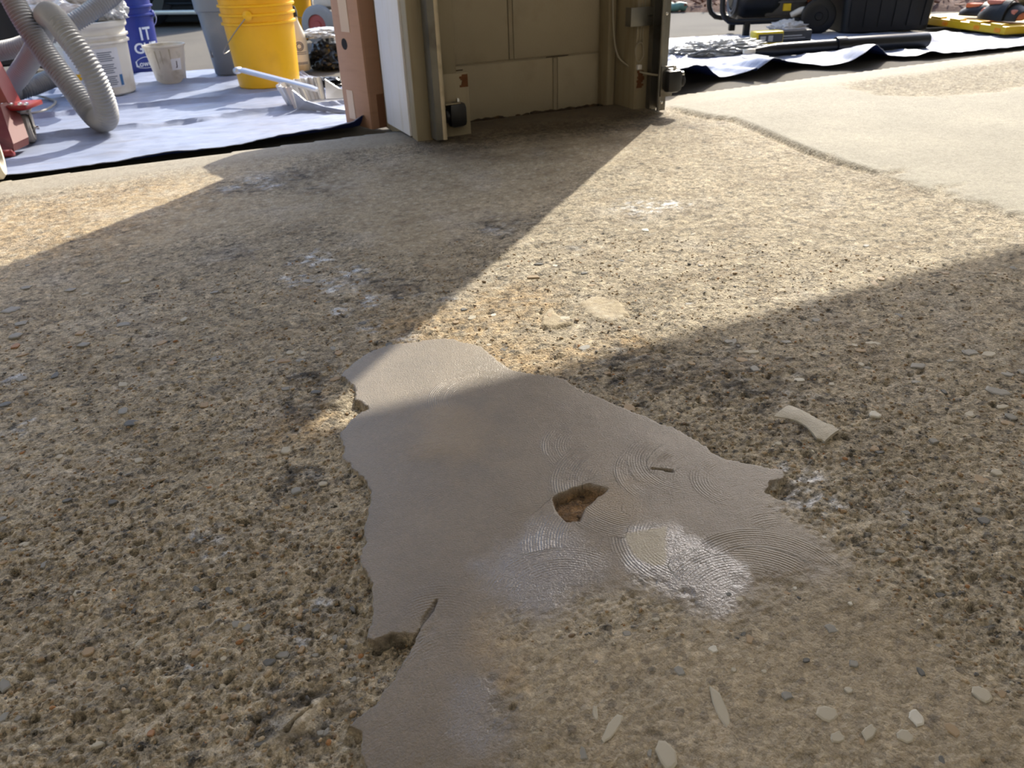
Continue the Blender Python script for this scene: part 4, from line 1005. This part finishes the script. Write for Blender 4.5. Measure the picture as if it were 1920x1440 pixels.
# ------------------------------------------------------------------ cardboard box
M_CARD = mat('cardboard', (176, 136, 110), .8, var=.06, scale=14, stretch=(1, 1, 8), stain=(150, 112, 88), stain_scale=6, stain_amt=.3)
M_TAPE = mat('packing_tape', (206, 178, 152), .35, var=.04)
M_DARK = mat('dark_hollow', (26, 22, 20), .9)
A_, B_ = np.array([.655, 2.835]), np.array([.700, 2.665])
ex = (B_-A_); wl_ = np.linalg.norm(ex); rzc = math.atan2(ex[1], ex[0]); dp = .085; hc = .64
t = thing('cardboard_box', (A_[0], A_[1], TZ-.004), 'tall narrow cardboard carton standing beside the white jamb', 'box', rzc)
# local x along the broad face (towards the viewer), local y away from the buckets
h = MB(); h.box(0, wl_, .0, dp, 0, hc, .002); h.build('carton_body', M_CARD, t, smooth=30)
h = MB(); h.box(wl_*.30, wl_*.62, -.0015, 0, .30, hc); h.build('tape_strip', M_TAPE, t)
h = MB(); h.box(wl_*.18, wl_*.42, -.0015, 0, .02, .115); h.build('tape_strip', M_TAPE, t)
h = MB(); h.lathe([(0, 0), (1, 0), (1, .002), (0, .002)], 20, T(wl_*.34, 0, .262) @ Matrix.Diagonal((.020, .002, .018, 1)) @ RX(90) @ Matrix.Diagonal((1, 1, 1, 1))); h.build('hand_hole', M_DARK, t)
h = MB(); h.box(wl_*.985, wl_+.0012, .006, dp-.004, .0, hc); h.build('end_flap', M_CARD, t)
h = MB(); h.box(wl_+.0010, wl_+.0022, .030, .070, .0, .11, .0004); h.build('printed_square', mat('carton_print', (128, 88, 66), .8), t)
# ------------------------------------------------------------------ vacuum hoses
M_HOSE = mat('grey_hose', (140, 140, 140), .42, var=.08, scale=16, stain=(126, 118, 108), stain_scale=7, stain_amt=.4)
def hose(name, pts, R_, label, group, pitch=.0105, depth=.0052):
    P = spline(pts, 10); Ln = splen(pts); n = int(Ln/pitch*5); P = spline(pts, n)
    rr = [R_-depth*(.5-.5*math.cos(2*math.pi*i/5))**.7 for i in range(n)]
    o = P[-1] if False else np.array([0, 0, 0])
    return MB().tube([tuple(p) for p in P], rr, 22).build(name, M_HOSE, smooth=80, label=label, cat='hose', group=group)
hA = [PD(-115,-10,3.04),PD(-85,-70,3.03),PD(-35,-95,3.03),PD(2,-60,3.02),PD(20,-10,3.0),PD(45,38,2.97),PD(72,80,2.95),PD(102,122,2.92),PD(135,165,2.89),PD(165,205,2.86),PD(184,224,2.83),PD(199,222,2.77),PD(196,195,2.74),PD(178,148,2.72),PD(155,106,2.72),PD(128,68,2.74),PD(106,38,2.80),PD(93,26,2.90),PD(84,36,3.02),PD(78,66,3.10),PD(60,104,3.16),PD(36,140,3.22),PD(20,162,3.36),PD(24,172,3.50),PD(60,162,3.58),PD(100,146,3.68),PD(120,140,3.8)]
hA = [np.array([p[0], p[1], max(p[2], TZ+.040)]) for p in hA]
hose('vacuum_hose', hA, .039, 'grey ribbed vacuum hose looping down onto the silver tarp', 'vacuum hoses')
hB = [PD(-60,108,3.30),PD(-10,98,3.30),PD(30,90,3.30),PD(62,78,3.30),PD(98,62,3.32),PD(138,42,3.36),PD(178,16,3.42),PD(215,-14,3.50),PD(238,-60,3.65),PD(220,-140,3.95),PD(150,-185,4.4),PD(70,-140,4.95),PD(35,-40,5.40)]
hose('vacuum_hose', hB, .036, 'grey ribbed vacuum hose crossing behind the loop towards the rags', 'vacuum hoses')
# thin cable on the tarp
cb = [G(20,176,TZ+.012),G(60,178,TZ+.012),G(95,186,TZ+.012),G(104,192,TZ+.012),G(90,204,TZ+.012),G(62,212,TZ+.012),G(30,214,TZ+.012)]
MB().tube([tuple(p) for p in spline(cb, 50)], .005, 8).build('power_cable', mat('dusty_cable', (150, 146, 140), .6), smooth=True, label='thin grey cable lying on the tarp behind the red machine', cat='cable')

# ------------------------------------------------------------------ red floor grinder at the left edge
M_RED = mat('red_enamel', (124, 14, 18), .42, var=.1, scale=12, stain=(170, 70, 62), stain_scale=8, stain_amt=.5)
M_PINK = mat('dusty_red_skirt', (96, 30, 24), .6, var=.1, stain=(130, 74, 60), stain_scale=10, stain_amt=.5)
M_TYRE = mat('grey_rubber_wheel', (150, 142, 134), .7, var=.1)
M_CREAM = mat('cream_wheel', (216, 208, 190), .5, var=.06)
M_STEELD = mat('dusty_steel', (140, 134, 126), .45, metal=.7, var=.15)
gp_ = G(57, 268, TZ); Dg = gp_[:2]@yawv[:2]
t = thing('floor_grinder', (gp_[0]-.10, gp_[1]-.12, TZ), 'red wheeled floor grinder cut off by the left edge', 'machine', -YAW)
inv = lambda p: Matrix.Rotation(YAW, 4, 'Z') @ (Vector(p)-Vector((gp_[0]-.10, gp_[1]-.12, TZ)))
cw = inv(gp_)                       # caster wheel contact in machine axes: x to the right, y away
r_c = .046
def wheel(name, c, R_, w_, m_t, m_h, parent, yaw=0, axis_tilt=0):
    o = MB().lathe([(R_*.55, -w_*.5), (R_*.86, -w_*.5), (R_, -w_*.28), (R_, w_*.28), (R_*.86, w_*.5), (R_*.55, w_*.5), (R_*.55, -w_*.5)], 36, T(*c) @ RZ(yaw) @ RY(90), None, False).build(name, m_t, parent, smooth=40)
    MB().lathe([(0, -w_*.42), (R_*.2, -w_*.46), (R_*.24, -w_*.3), (R_*.56, -w_*.3), (R_*.56, w_*.3), (R_*.24, w_*.3), (R_*.2, w_*.46), (0, w_*.42)], 28, T(*c) @ RZ(yaw) @ RY(90)).build('hub', m_h, o, smooth=40)
    return o
wheel('caster_wheel', (cw.x, cw.y+.01, r_c), r_c, .034, M_TYRE, M_STEELD, t, 22)
h = MB(); Mf = T(cw.x, cw.y+.01, 0) @ RZ(22)
for sgn in (-1, 1): h.box(sgn*.022-.002, sgn*.022+.002, -.022, .022, .038, .100, .002, Mf)
h.box(-.024, .024, -.026, .026, .097, .102, .002, Mf); h.lathe([(0, 0), (.030, 0), (.032, .006), (.026, .011), (0, .011)], 24, Mf @ T(0, 0, .101))
h.build('caster_fork', M_STEELD, t, smooth=35)
h = MB(); h.lathe([(0, -.036), (.007, -.036), (.007, -.028), (.004, -.028), (.004, .028), (.007, .028), (.007, .036), (0, .036)], 10, Mf @ T(0, 0, r_c) @ RY(90)); h.build('axle_bolt', M_CHROME, t, smooth=35)
h = MB(); h.box(-.085, .062, -.055, .055, .112, .128, .004, T(cw.x-.012, cw.y+.01, 0)); pl_ = h.build('mount_plate', M_RED, t, smooth=30)
h = MB()
for q in (-.03, .0, .03, .05): h.lathe([(0, 0), (.008, 0), (.008, .006), (.004, .008), (0, .008)], 6, T(cw.x+q, cw.y-.035, .128))
h.build('plate_bolts', M_CHROME, pl_)
# slanting frame arm and dusty skirt
h = MB(); pA, pB = Vector((cw.x-.055, cw.y+.02, .128)), Vector((cw.x-.135, cw.y+.06, .42))
dq = (pB-pA); 
for k_, (p, q) in enumerate(((pA, pB),)):
    ax_ = Vector((1, 0, 0)); vs = []
    for c in (p, q):
        for sx_, sy_ in ((-1, -1), (1, -1), (1, 1), (-1, 1)): vs.append(c+Vector((sx_*.038, sy_*.035, 0)))
    h.add(vs, [(0, 1, 5, 4), (1, 2, 6, 5), (2, 3, 7, 6), (3, 0, 4, 7), (3, 2, 1, 0), (4, 5, 6, 7)])
h.build('frame_arm', M_RED, t)
sk = [inv(PD(0,196,Dg-.06)), inv(PD(25,270,Dg-.20)), inv(PD(26,284,Dg-.20)), inv(PD(-60,296,Dg-.22)), inv(PD(-80,210,Dg-.06))]
h = MB(); off = Vector((-.005, .10, 0)); n_s = len(sk)
h.add([tuple(p) for p in sk]+[tuple(p+off) for p in sk], [tuple(range(n_s)), tuple(range(2*n_s-1, n_s-1, -1))]+[(i, (i+1) % n_s, n_s+(i+1) % n_s, n_s+i) for i in range(n_s)])
h.build('dust_skirt', M_PINK, t, smooth=20, label='dusty pale red skirt plate')
h = MB(); q0, q1 = sk[1], sk[2]
h.tube([tuple(sk[2]+Vector((0, -.004, -.002))), tuple(sk[3]+Vector((0, -.004, -.002)))], .012, 10); h.build('skirt_edge', M_RED, t, smooth=True)
g5 = inv(G(-6, 338, -.008)); wheel('transport_wheel', (g5.x-.006, g5.y+.02, .071+g5.z), .073, .045, M_CREAM, M_STEELD, t, 24)
# housing beyond the frame
h = MB(); h.box(cw.x-.60, cw.x-.16, cw.y-.15, cw.y+.25, .10, .36, .03); h.build('motor_deck', M_RED, t, smooth=30)
h = MB(); h.lathe([(0, 0), (.13, 0), (.14, .01), (.14, .26), (.11, .30), (0, .30)], 36, T(cw.x-.38, cw.y+.06, .36)); h.build('motor', M_STEELD, t, smooth=40)
h = MB(); h.tube([(cw.x-.5, cw.y+.2, .3), (cw.x-.62, cw.y-.1, .8), (cw.x-.68, cw.y-.3, 1.05)], .016, 12); h.build('handle', M_RED, t, smooth=True)
for sgn in (0,): wheel('transport_wheel', (cw.x-.62, g5.y+.10, .073), .073, .045, M_CREAM, M_STEELD, t, 24)

# dark vacuum drum behind the hoses
M_DRUM = mat('black_drum', (7, 7, 8), .5, var=.2)
gd = G(22, 142, GZ); t = thing('dust_extractor', (gd[0]-.02, gd[1]+.16, GZ), 'black dust extractor drum behind the hoses at the left edge', 'vacuum', -YAW)
MB().lathe([(0, .05), (.19, .05), (.20, .06), (.20, .36), (.21, .37), (.21, .40), (.17, .52), (.08, .58), (0, .58)], 44).build('drum', M_DRUM, t, smooth=40)
h = MB(); h.lathe([(.205, .355), (.214, .36), (.214, .375), (.205, .38)], 44); h.build('clamp_band', M_STEELD, t, smooth=40)
for q in (40, 160, 280):
    h = MB(); h.lathe([(0, -.012), (.022, -.012), (.025, 0), (.022, .012), (0, .012)], 18, RZ(q) @ T(.17, 0, .025) @ RX(90)); h.box(.155, .185, -.016, .016, .03, .056, .003, RZ(q)); h.build('caster', M_BLACKP, t, smooth=40)

# ------------------------------------------------------------------ right of the yellow buckets: bag and hand truck
M_BAG = mat('black_bag_film', (18, 18, 20), .28, var=.2)
gb2 = G(624, 139, GZ); crumple('rubbish_bag', (gb2[0]+.05, gb2[1]+.26, GZ), (.085, .10, .075), M_BAG, 'crumpled black rubbish bag on the asphalt left of the carton', 'bag', 21, .28, 5, fr=2.0)
crumple('plastic_wrap', (gb2[0]+.05, gb2[1]+.25, GZ+.150), (.09, .08, .022), M_PLAS, 'clear plastic sheet draped over the black rubbish bag', 'plastic', 27, .4)
M_REDH = mat('red_wheel_hub', (170, 84, 80), .5, var=.1)
M_GTYRE = mat('grey_tyre', (150, 150, 150), .75, var=.08)
M_WSTEEL = mat('white_machine_panel', (222, 216, 206), .45, var=.04)
gh = G(604, 84, GZ); t = thing('mixer_cart', (gh[0], gh[1], GZ), 'white cart on a grey wheel with red hub behind the bag', 'cart', -YAW)
wheel('wheel', (.0, .0, .118), .118, .06, M_GTYRE, M_REDH, t, 70)
wheel('wheel', (.20, .50, .118), .118, .06, M_GTYRE, M_REDH, t, 70)
h = MB(); h.box(-.02, .62, .06, .5, .20, .23, .01); h.build('cart_frame', M_STEELD, t, smooth=30)
h = MB(); h.box(-.03, .64, .05, .52, .215, .62, .02); h.build('white_panel', M_WSTEEL, t, smooth=30)
h = MB(); h.tube([(.0, .0, .118), (.20, .50, .118)], .012, 10); h.build('axle', M_STEELD, t, smooth=True)
for q in ((.56, .1), (.56, .46)): h = MB(); h.box(q[0]-.02, q[0]+.02, q[1]-.02, q[1]+.02, 0, .21, .003); h.build('leg', M_STEELD, t)
# small scraps under the dustpan side
crumple('scrap', tuple(G(620, 161, TZ)), (.045, .04, .02), M_BAG, 'small dark crumpled scrap on the tarp behind the dustpan', 'scrap', 33, .4, 4)

# ------------------------------------------------------------------ black car far left
M_CAR = mat('black_car_paint', (12, 13, 15), .25, var=.1, coat=.6)
M_TRIM = mat('silver_trim', (190, 188, 182), .35, metal=.6)
M_UNDER = mat('underbody', (10, 10, 11), .9)
g0, g1 = G(-20, 52, GZ), G(383, 50, GZ)
cd_ = (g1-g0)[:2]; rzk = math.atan2(cd_[1], cd_[0])
t = thing('car', (g1[0]-.25*math.cos(rzk), g1[1]-.25*math.sin(rzk), GZ), 'black car parked far off at the left, only its lower body in view', 'car', rzk)
# local x along the car (nose at +x), y away from the viewer
prof_c = [(-3.9, .30), (-3.95, .55), (-3.85, .95), (-3.2, 1.05), (-2.7, 1.45), (-1.2, 1.48), (-.55, 1.05), (.25, .92), (.42, .60), (.42, .30), (.30, .16), (-3.8, .16)]
h = MB(); n = len(prof_c)
def wid(z): return 0.0 if z < .9 else .12*(z-.9)/.55
h.add([(x, .0+wid(z), z) for x, z in prof_c]+[(x, 1.78-wid(z), z) for x, z in prof_c], [tuple(range(n)), tuple(range(2*n-1, n-1, -1))]+[(i, (i+1) % n, n+(i+1) % n, n+i) for i in range(n)])
bmc = bmesh.new(); mtmp = bpy.data.meshes.new('x'); mtmp.from_pydata(h.v, [], h.f); bmc.from_mesh(mtmp); bpy.data.meshes.remove(mtmp)
bmesh.ops.recalc_face_normals(bmc, faces=bmc.faces[:]); bmesh.ops.bevel(bmc, geom=bmc.edges[:], offset=.05, segments=3, affect='EDGES', profile=.5, clamp_overlap=True)
MB().bm(bmc).build('car_body', M_CAR, t, smooth=40)
h = MB(); h.box(-3.6, .34, -.014, .06, .095, .130, .006); h.build('sill_trim', M_TRIM, t, smooth=30)
h = MB(); h.box(-3.7, .30, .05, 1.7, .03, .26, .02); h.build('underbody', M_UNDER, t)
for x in (-.35, -3.1):
    for y in (.10, 1.60): wheel('wheel', (x, y, .31), .31, .20, M_BLACKP, M_STEELD, t, 90)
h = MB(); h.box(-2.6, -1.3, .02, .05, 1.08, 1.38, .01, Matrix.Shear('XY', 4, (0, 0))); h.build('side_window', mat('dark_glass', (14, 16, 18), .08), t)

# ------------------------------------------------------------------ right: generator
M_GEN = mat('generator_black', (13, 14, 17), .42, var=.15)
M_ENG = mat('engine_grey', (90, 88, 86), .5, metal=.4, var=.25, scale=30, stain=(46, 42, 40), stain_scale=12, stain_amt=.7)
M_YTAG = mat('yellow_tag', (226, 190, 30), .5)
M_ORNG = mat('orange_brown_cover', (110, 62, 40), .5)
gq = G(1404, 68, GZ+.004); t = thing('generator', (gq[0], gq[1], GZ+.006), 'black portable generator in a tube frame on the right tarp', 'generator', -YAW)
def rod(name, pts, r, m_, par, n=10): return MB().tube(spline(pts, 40), r, n).build(name, m_, par, smooth=True)
for y in (0, .32):
    rod('frame_tube', [(-.175, y, .50), (-.178, y, .22), (-.170, y, .13), (-.130, y, .085), (-.06, y, .078), (.15, y, .078), (.38, y, .078), (.44, y, .12), (.45, y, .3), (.45, y, .5)], .016, M_GEN, t)
for x in (-.175, .45): rod('cross_tube', [(x, 0, .50), (x, .16, .50), (x, .32, .50)], .016, M_GEN, t)
for y in (.0, .32):
    h = MB(); h.box(-.018, .018, -.018, .018, .0, .075, .004, T(-.02, y, 0)); h.build('foot', M_GEN, t, smooth=30)
h = MB(); h.lathe([(0, -.01), (.05, -.01), (.055, 0), (.09, .004), (.115, .02), (.13, .06), (.13, .22), (.11, .26), (0, .26)], 36, T(-.08, .15, .200) @ RY(90)); al = h.build('alternator', M_GEN, t, smooth=40)
h = MB()
for R_ in (.10, .075, .05): h.tube([(-.082-.0*R_, .15+R_*math.cos(q), .200+R_*math.sin(q)) for q in np.linspace(0, 2*math.pi, 30)], .005, 6)
h.build('end_grille', mat('grille_grey', (110, 112, 116), .4), al)
h = MB(); h.box(.10, .34, .05, .28, .095, .34, .012); h.build('engine_block', M_ENG, t, smooth=30)
eb = MB()
for i in range(8): eb.box(.105, .335, .036, .052, .17+.02*i, .178+.02*i)
eb.build('cooling_fins', M_ENG, t, kind='stuff')
h = MB(); h.box(.20, .245, .034, .052, .125, .165, .003); h.build('oil_cap', M_YTAG, t)
h = MB(); h.box(.345, .42, .06, .30, .14, .38, .015); h.build('exhaust_cover', M_ORNG, t, smooth=30)
h = MB(); h.box(-.12, .40, .02, .30, .42, .60, .05); h.build('fuel_tank', M_GEN, t, smooth=30)
h = MB(); h.box(-.06, .42, .08, .26, .085, .12, .004); h.build('base_rail', M_STEELD, t)
h = MB(); h.tube(spline([(.25, .03, .10), (.30, .0, .13), (.34, .0, .12), (.37, .02, .10)], 20), .018, 10); h.build('white_pipe', M_WSTEEL, t, smooth=True)
wheel('wheel', (.385, -.045, .098), .098, .04, M_GEN, M_GEN, t, 82)
wheel('wheel', (.385, .365, .098), .098, .04, M_GEN, M_GEN, t, 90)

# black tote with upright ribs
M_TUB = mat('black_tub_plastic', (8, 9, 12), .48, var=.15, scale=8)
gt = G(1640, 64, GZ); td = np.array(gt[:2])/np.hypot(gt[0], gt[1])
t = thing('black_tub', (gt[0]+td[0]*.20-.03, gt[1]+td[1]*.20-.0, TZ), 'large black plastic tub with upright ribs on the right tarp', 'tub', -YAW)
W0, W1, D0, D1, Ht = .255, .278, .19, .212, .46
def ringpts(z, grow=0, n=None):
    f = z/Ht; w_, d_ = W0+(W1-W0)*f+grow, D0+(D1-D0)*f+grow; c = .05
    pts = []
    for (cx, cy, a0) in ((w_-c, d_-c, 0), (-w_+c, d_-c, 90), (-w_+c, -d_+c, 180), (w_-c, -d_+c, 270)):
        for k in range(7): a = math.radians(a0+15*k); pts.append((cx+c*math.cos(a), cy+c*math.sin(a), z))
    return pts
h = MB(); lv = [(0, -.01), (.006, 0), (Ht-.03, 0), (Ht-.028, .018), (Ht, .018), (Ht, -.004), (.01, -.004)]
vs = []; 
for z, g_ in lv: vs += ringpts(z, g_)
m_ = 28; fs = [(i*m_+k, i*m_+(k+1) % m_, (i+1)*m_+(k+1) % m_, (i+1)*m_+k) for i in range(len(lv)-1) for k in range(m_)]
fs += [tuple(range(m_-1, -1, -1)), tuple((len(lv)-1)*m_+k for k in range(m_))]
h.add(vs, fs).build('tub_body', M_TUB, t, smooth=40)
for i, x in enumerate(np.linspace(-.21, .21, 6)):
    h = MB(); b0, b1 = x-.018, x+.018; f1 = (W1/W0)
    h.add([(b0, -D0-.008, .03), (b1, -D0-.008, .03), (b1, -D0+.01, .03), (b0, -D0+.01, .03), (b0*f1*1.0, -D1-.004, Ht-.04), (b1*f1, -D1-.004, Ht-.04), (b1*f1, -D1+.01, Ht-.04), (b0*f1, -D1+.01, Ht-.04)],
          [(0, 1, 5, 4), (1, 2, 6, 5), (2, 3, 7, 6), (3, 0, 4, 7), (3, 2, 1, 0), (4, 5, 6, 7)]); h.build('rib', M_TUB, t)

# black vacuum tube across the tarp
M_TUBE = mat('black_tube', (12, 13, 17), .30, var=.12)
t0, t1 = G(1408, 112, TZ+.0), G(1742, 91, TZ+.0)
c0 = np.array([t0[0]+.016, t0[1]+.036, TZ+.032]); c1 = np.array([t1[0]+.016, t1[1]+.036, TZ+.036])
t = thing('vacuum_tube', tuple(c0), 'long black rigid tube with a coupling lying on the right tarp', 'tube')
dd = c1-c0; Q = Vector(dd).to_track_quat('Z', 'Y').to_matrix().to_4x4(); Lt = np.linalg.norm(dd)
h = MB(); h.lathe([(0, .02), (.012, .02), (.026, .10), (.030, .14), (.031, Lt*.5), (.026, Lt*.5), (0, Lt*.5)], 32, Q); h.build('thin_section', M_TUBE, t, smooth=40)
h = MB(); h.lathe([(0, Lt*.49), (.036, Lt*.49), (.037, Lt*.5), (.037, Lt-.006), (.034, Lt), (.029, Lt), (.028, Lt-.02), (0, Lt-.02)], 32, Q); h.build('wide_section', M_TUBE, t, smooth=40)
h = MB(); h.lathe([(.03, Lt*.475), (.040, Lt*.475), (.041, Lt*.48), (.041, Lt*.525), (.040, Lt*.53), (.03, Lt*.53)], 32, Q); h.build('coupling', M_TUBE, t, smooth=40)
h = MB(); h.lathe([(0, -.03), (.010, -.03), (.014, .0), (.013, .03), (0, .03)], 16, Q); h.build('pale_tip', M_CREAM, t, smooth=True)

# packets behind the tube
M_YBOX = mat('yellow_packet', (214, 190, 40), .45, var=.08)
M_DGREY = mat('dark_packet', (62, 64, 68), .45, var=.2, scale=30)
M_LGREY = mat('packet_print', (168, 170, 174), .5)
gk = G(1445, 86, TZ); t = thing('yellow_packet', (gk[0], gk[1]+.03, TZ), 'small yellow and black packet behind the black tube', 'packet', -YAW+math.radians(6))
h = MB(); h.box(-.085, .070, -.04, .04, 0, .072, .004); h.build('packet_body', M_YBOX, t, smooth=30)
h = MB(); h.box(-.070, .066, -.0420, -.038, .018, .060, .001); fp = h.build('dark_panel', M_DGREY, t)
h = MB(); h.box(-.06, -.03, -.0435, -.0418, .026, .05); h.box(-.015, .01, -.0435, -.0418, .024, .052); h.build('printed_mark', M_LGREY, fp)
gk2 = G(1496, 79, TZ); t = thing('dark_packet', (gk2[0]+.01, gk2[1]+.05, TZ), 'flat dark grey packet right of the yellow packet', 'packet', -YAW+math.radians(10))
h = MB(); h.box(-.090, .090, -.035, .035, 0, .058, .004); h.build('packet_body', M_DGREY, t, smooth=30)
h = MB(); h.box(-.08, .05, -.0362, -.034, .018, .022); h.box(-.08, .03, -.0362, -.034, .030, .036); h.build('printed_line', M_LGREY, t)
# crumpled clear film
gf = G(1350, 98, TZ); crumple('plastic_film', (gf[0], gf[1]+.03, TZ), (.19, .10, .030), M_PLAS, 'crumpled clear plastic film on the right tarp left of the yellow packet', 'plastic', 41, .5, 6, fr=5)
gf2 = G(1475, 64, TZ); crumple('white_cloth', (gf2[0], gf2[1], TZ), (.10, .07, .04), M_RAG, 'white cloth heaped under the generator', 'rag', 45, .4)

# ------------------------------------------------------------------ yellow board with knee pads
M_YB = mat('yellow_board', (226, 184, 32), .42, var=.06, scale=10)
M_ORF = mat('orange_reflector', (244, 150, 20), .35)
e0, e1, e2 = G(1724, 52, GZ), G(1880, 74, GZ), G(1919, 63, GZ)
ev = (e1-e0)[:2]; rzb = math.atan2(ev[1], ev[0]); Lb = np.linalg.norm(ev)+.10
t = thing('yellow_board', (e1[0], e1[1], GZ), 'yellow plastic board with orange studs carrying the knee pads', 'board', rzb)
Wb = .34
h = MB(); h.box(-Lb, 0, 0, Wb, .022, .062, .006); h.build('deck', M_YB, t, smooth=30)
for x in (-Lb*.12, -Lb*.5, -Lb*.88):
    h = MB(); h.box(x-.03, x+.03, .03, Wb-.03, 0, .024, .003); h.build('foot', M_BLACKP, t)
for x in np.linspace(-Lb*.93, -.08, 5):
    h = MB(); h.box(x-.045, x+.045, .004, .05, .060, .072, .004); h.build('raised_tab', M_YB, t, smooth=30)
for x in (-Lb*.60, -Lb*.27, -Lb*.07, -Lb*.9):
    h = MB(); h.box(x-.022, x+.022, -.004, .004, .030, .052, .003); h.build('reflector', M_ORF, t, smooth=30)
M_PADB = mat('black_pad_shell', (28, 28, 30), .5, var=.15, bump=.3, bscale=60)
M_FOAM = mat('salmon_foam', (206, 130, 110), .8, var=.1, scale=40, bump=.5, bscale=120)
def knee_pad(loc, rz, tilt, label, L=.24, W_=.16, H_=.085):
    t = thing('knee_pad', loc, label, 'knee pad', rz, 'knee pads on the yellow board')
    R_ = RX(tilt)
    h = MB(); nx, ny = 18, 14; vs = []
    for lay in (0, 1):
        for i in range(nx):
            s = i/(nx-1)*2-1
            for j in range(ny):
                a = math.pi*(j/(ny-1)); rr = (1-.35*abs(s)**3)*(1 if lay == 0 else .88)
                vs.append((s*L/2, math.cos(a)*W_/2*rr, .004+math.sin(a)*H_*rr*(1-.2*s*s)))
    n = nx*ny; fs = []
    for lay in (0, 1):
        for i in range(nx-1):
            for j in range(ny-1):
                q = (lay*n+i*ny+j, lay*n+i*ny+j+1, lay*n+(i+1)*ny+j+1, lay*n+(i+1)*ny+j); fs.append(q if lay == 0 else q[::-1])
    for i in range(nx-1):
        for j in (0, ny-1): fs.append((i*ny+j, (i+1)*ny+j, n+(i+1)*ny+j, n+i*ny+j))
    for j in range(ny-1):
        for i in (0, nx-1): fs.append((i*ny+j, i*ny+j+1, n+i*ny+j+1, n+i*ny+j))
    h.add(vs, fs, R_); h.build('shell', M_PADB, t, smooth=50)
    h = MB(); h.box(-L*.47, L*.47, -W_*.36, W_*.36, .002, H_*.68, .025, R_); h.build('foam_lining', M_FOAM, t, smooth=40)
    h = MB(); h.box(-L*.38, L*.05, -W_*.30, W_*.30, H_*.78, H_*1.12, .02, R_); h.build('foam_roll', M_FOAM, t, smooth=40)
    vs = []
    for k in range(15):
        a = math.pi*k/14
        for x in (L*.12, L*.30):
            for q in (1.06, 1.14): vs.append((x, math.cos(a)*W_/2*q, .004+math.sin(a)*H_*q*1.08))
    fs = []
    for k in range(14):
        b = 4*k; fs += [(b, b+2, b+6, b+4), (b+1, b+5, b+7, b+3), (b, b+4, b+5, b+1), (b+2, b+3, b+7, b+6)]
    h = MB(); h.add(vs, fs, R_); h.build('strap', M_PADB, t, smooth=40)
    return t
def onboard(fx, fy, z=.0725): 
    return (e1[0]+fx*math.cos(rzb)-fy*math.sin(rzb), e1[1]+fx*math.sin(rzb)+fy*math.cos(rzb), GZ+z)
knee_pad(onboard(-.20, .14), rzb+.15, 0, 'large black knee pad with salmon foam and strap at the near end of the board', .25, .17, .095)
knee_pad(onboard(-.46, .20), rzb+.5, 0, 'smaller black knee pad with salmon foam at the far end of the board', .20, .15, .06)
h = thing('knee_pad', onboard(.03, .27), 'black curled knee pad strap at the right edge of the board', 'knee pad', rzb, 'knee pads on the yellow board')
MB().tube(spline([(-.09, -.06, .018), (-.02, -.08, .02), (.02, -.02, .03), (-.02, .06, .03), (-.08, .08, .025)], 30), [.018]*30, 10, Matrix.Diagonal((1, 1, 1, 1))).build('strap_roll', M_PADB, h, smooth=True)
MB().box(-.06, .0, -.02, .05, .0, .03, .012).build('shell', M_PADB, h, smooth=40)

# ------------------------------------------------------------------ mulch bed beyond the asphalt
M_MUL = mat('mulch', (84, 58, 46), .95, var=.5, scale=60, bump=.8, bscale=90, stain=(140, 110, 92), stain_scale=40, stain_amt=.7)
ml0, ml1 = G(1230, 22, GZ), G(1925, 20, GZ)
md = (ml1-ml0)[:2]; rzm = math.atan2(md[1], md[0])
m = MB(); nx, ny = 120, 40
vs = []
for j in range(ny):
    for i in range(nx):
        x = -2.0+7.0*i/(nx-1); y = 3.4*j/(ny-1); z = .004+.05*min(1, y/.4)+.03*nz1(x/.12, y/.12, 60)*min(1, y/.15)+.018*nz1(x/.04, y/.05, 61)*min(1, y/.1); vs.append((x, y, z if j else -.02))
m.add(vs, [(j*nx+i, j*nx+i+1, (j+1)*nx+i+1, (j+1)*nx+i) for j in range(ny-1) for i in range(nx-1)])
mb_ = m.build('mulch_bed', M_MUL, None, (ml0[0], ml0[1], GZ), rzm, smooth=False, kind='structure')
chips = MB()
for i in range(1400):
    x, y = rng.uniform(-.4, 4.4), rng.uniform(.01, 1.6); s = rng.uniform(.012, .04)
    chips.box(-s, s, -s*.3, s*.3, -.003, .003, 0, T(x, y, .02+.05*min(1, y/.4)+.02) @ RZ(rng.uniform(0, 360)) @ RX(rng.uniform(-40, 40)) @ RY(rng.uniform(-30, 30)))
chips.build('wood_chips', mat('wood_chip', (124, 88, 70), .9, var=.5, scale=9, stain=(170, 140, 120), stain_scale=12, stain_amt=.8), mb_, kind='stuff')
M_GRNH = mat('green_hose', (92, 128, 116), .5, var=.1)
gr0 = G(1252, 19, GZ)
hp = [G(1235, 14, GZ+.03), G(1252, 10, GZ+.04), G(1264, 14, GZ+.03), G(1274, 11, GZ+.04), G(1286, 13, GZ+.03)]
MB().tube([tuple(p) for p in spline(hp, 40)], .032, 12).build('garden_hose', M_GRNH, smooth=True, label='short green hose at the edge of the mulch bed', cat='hose')
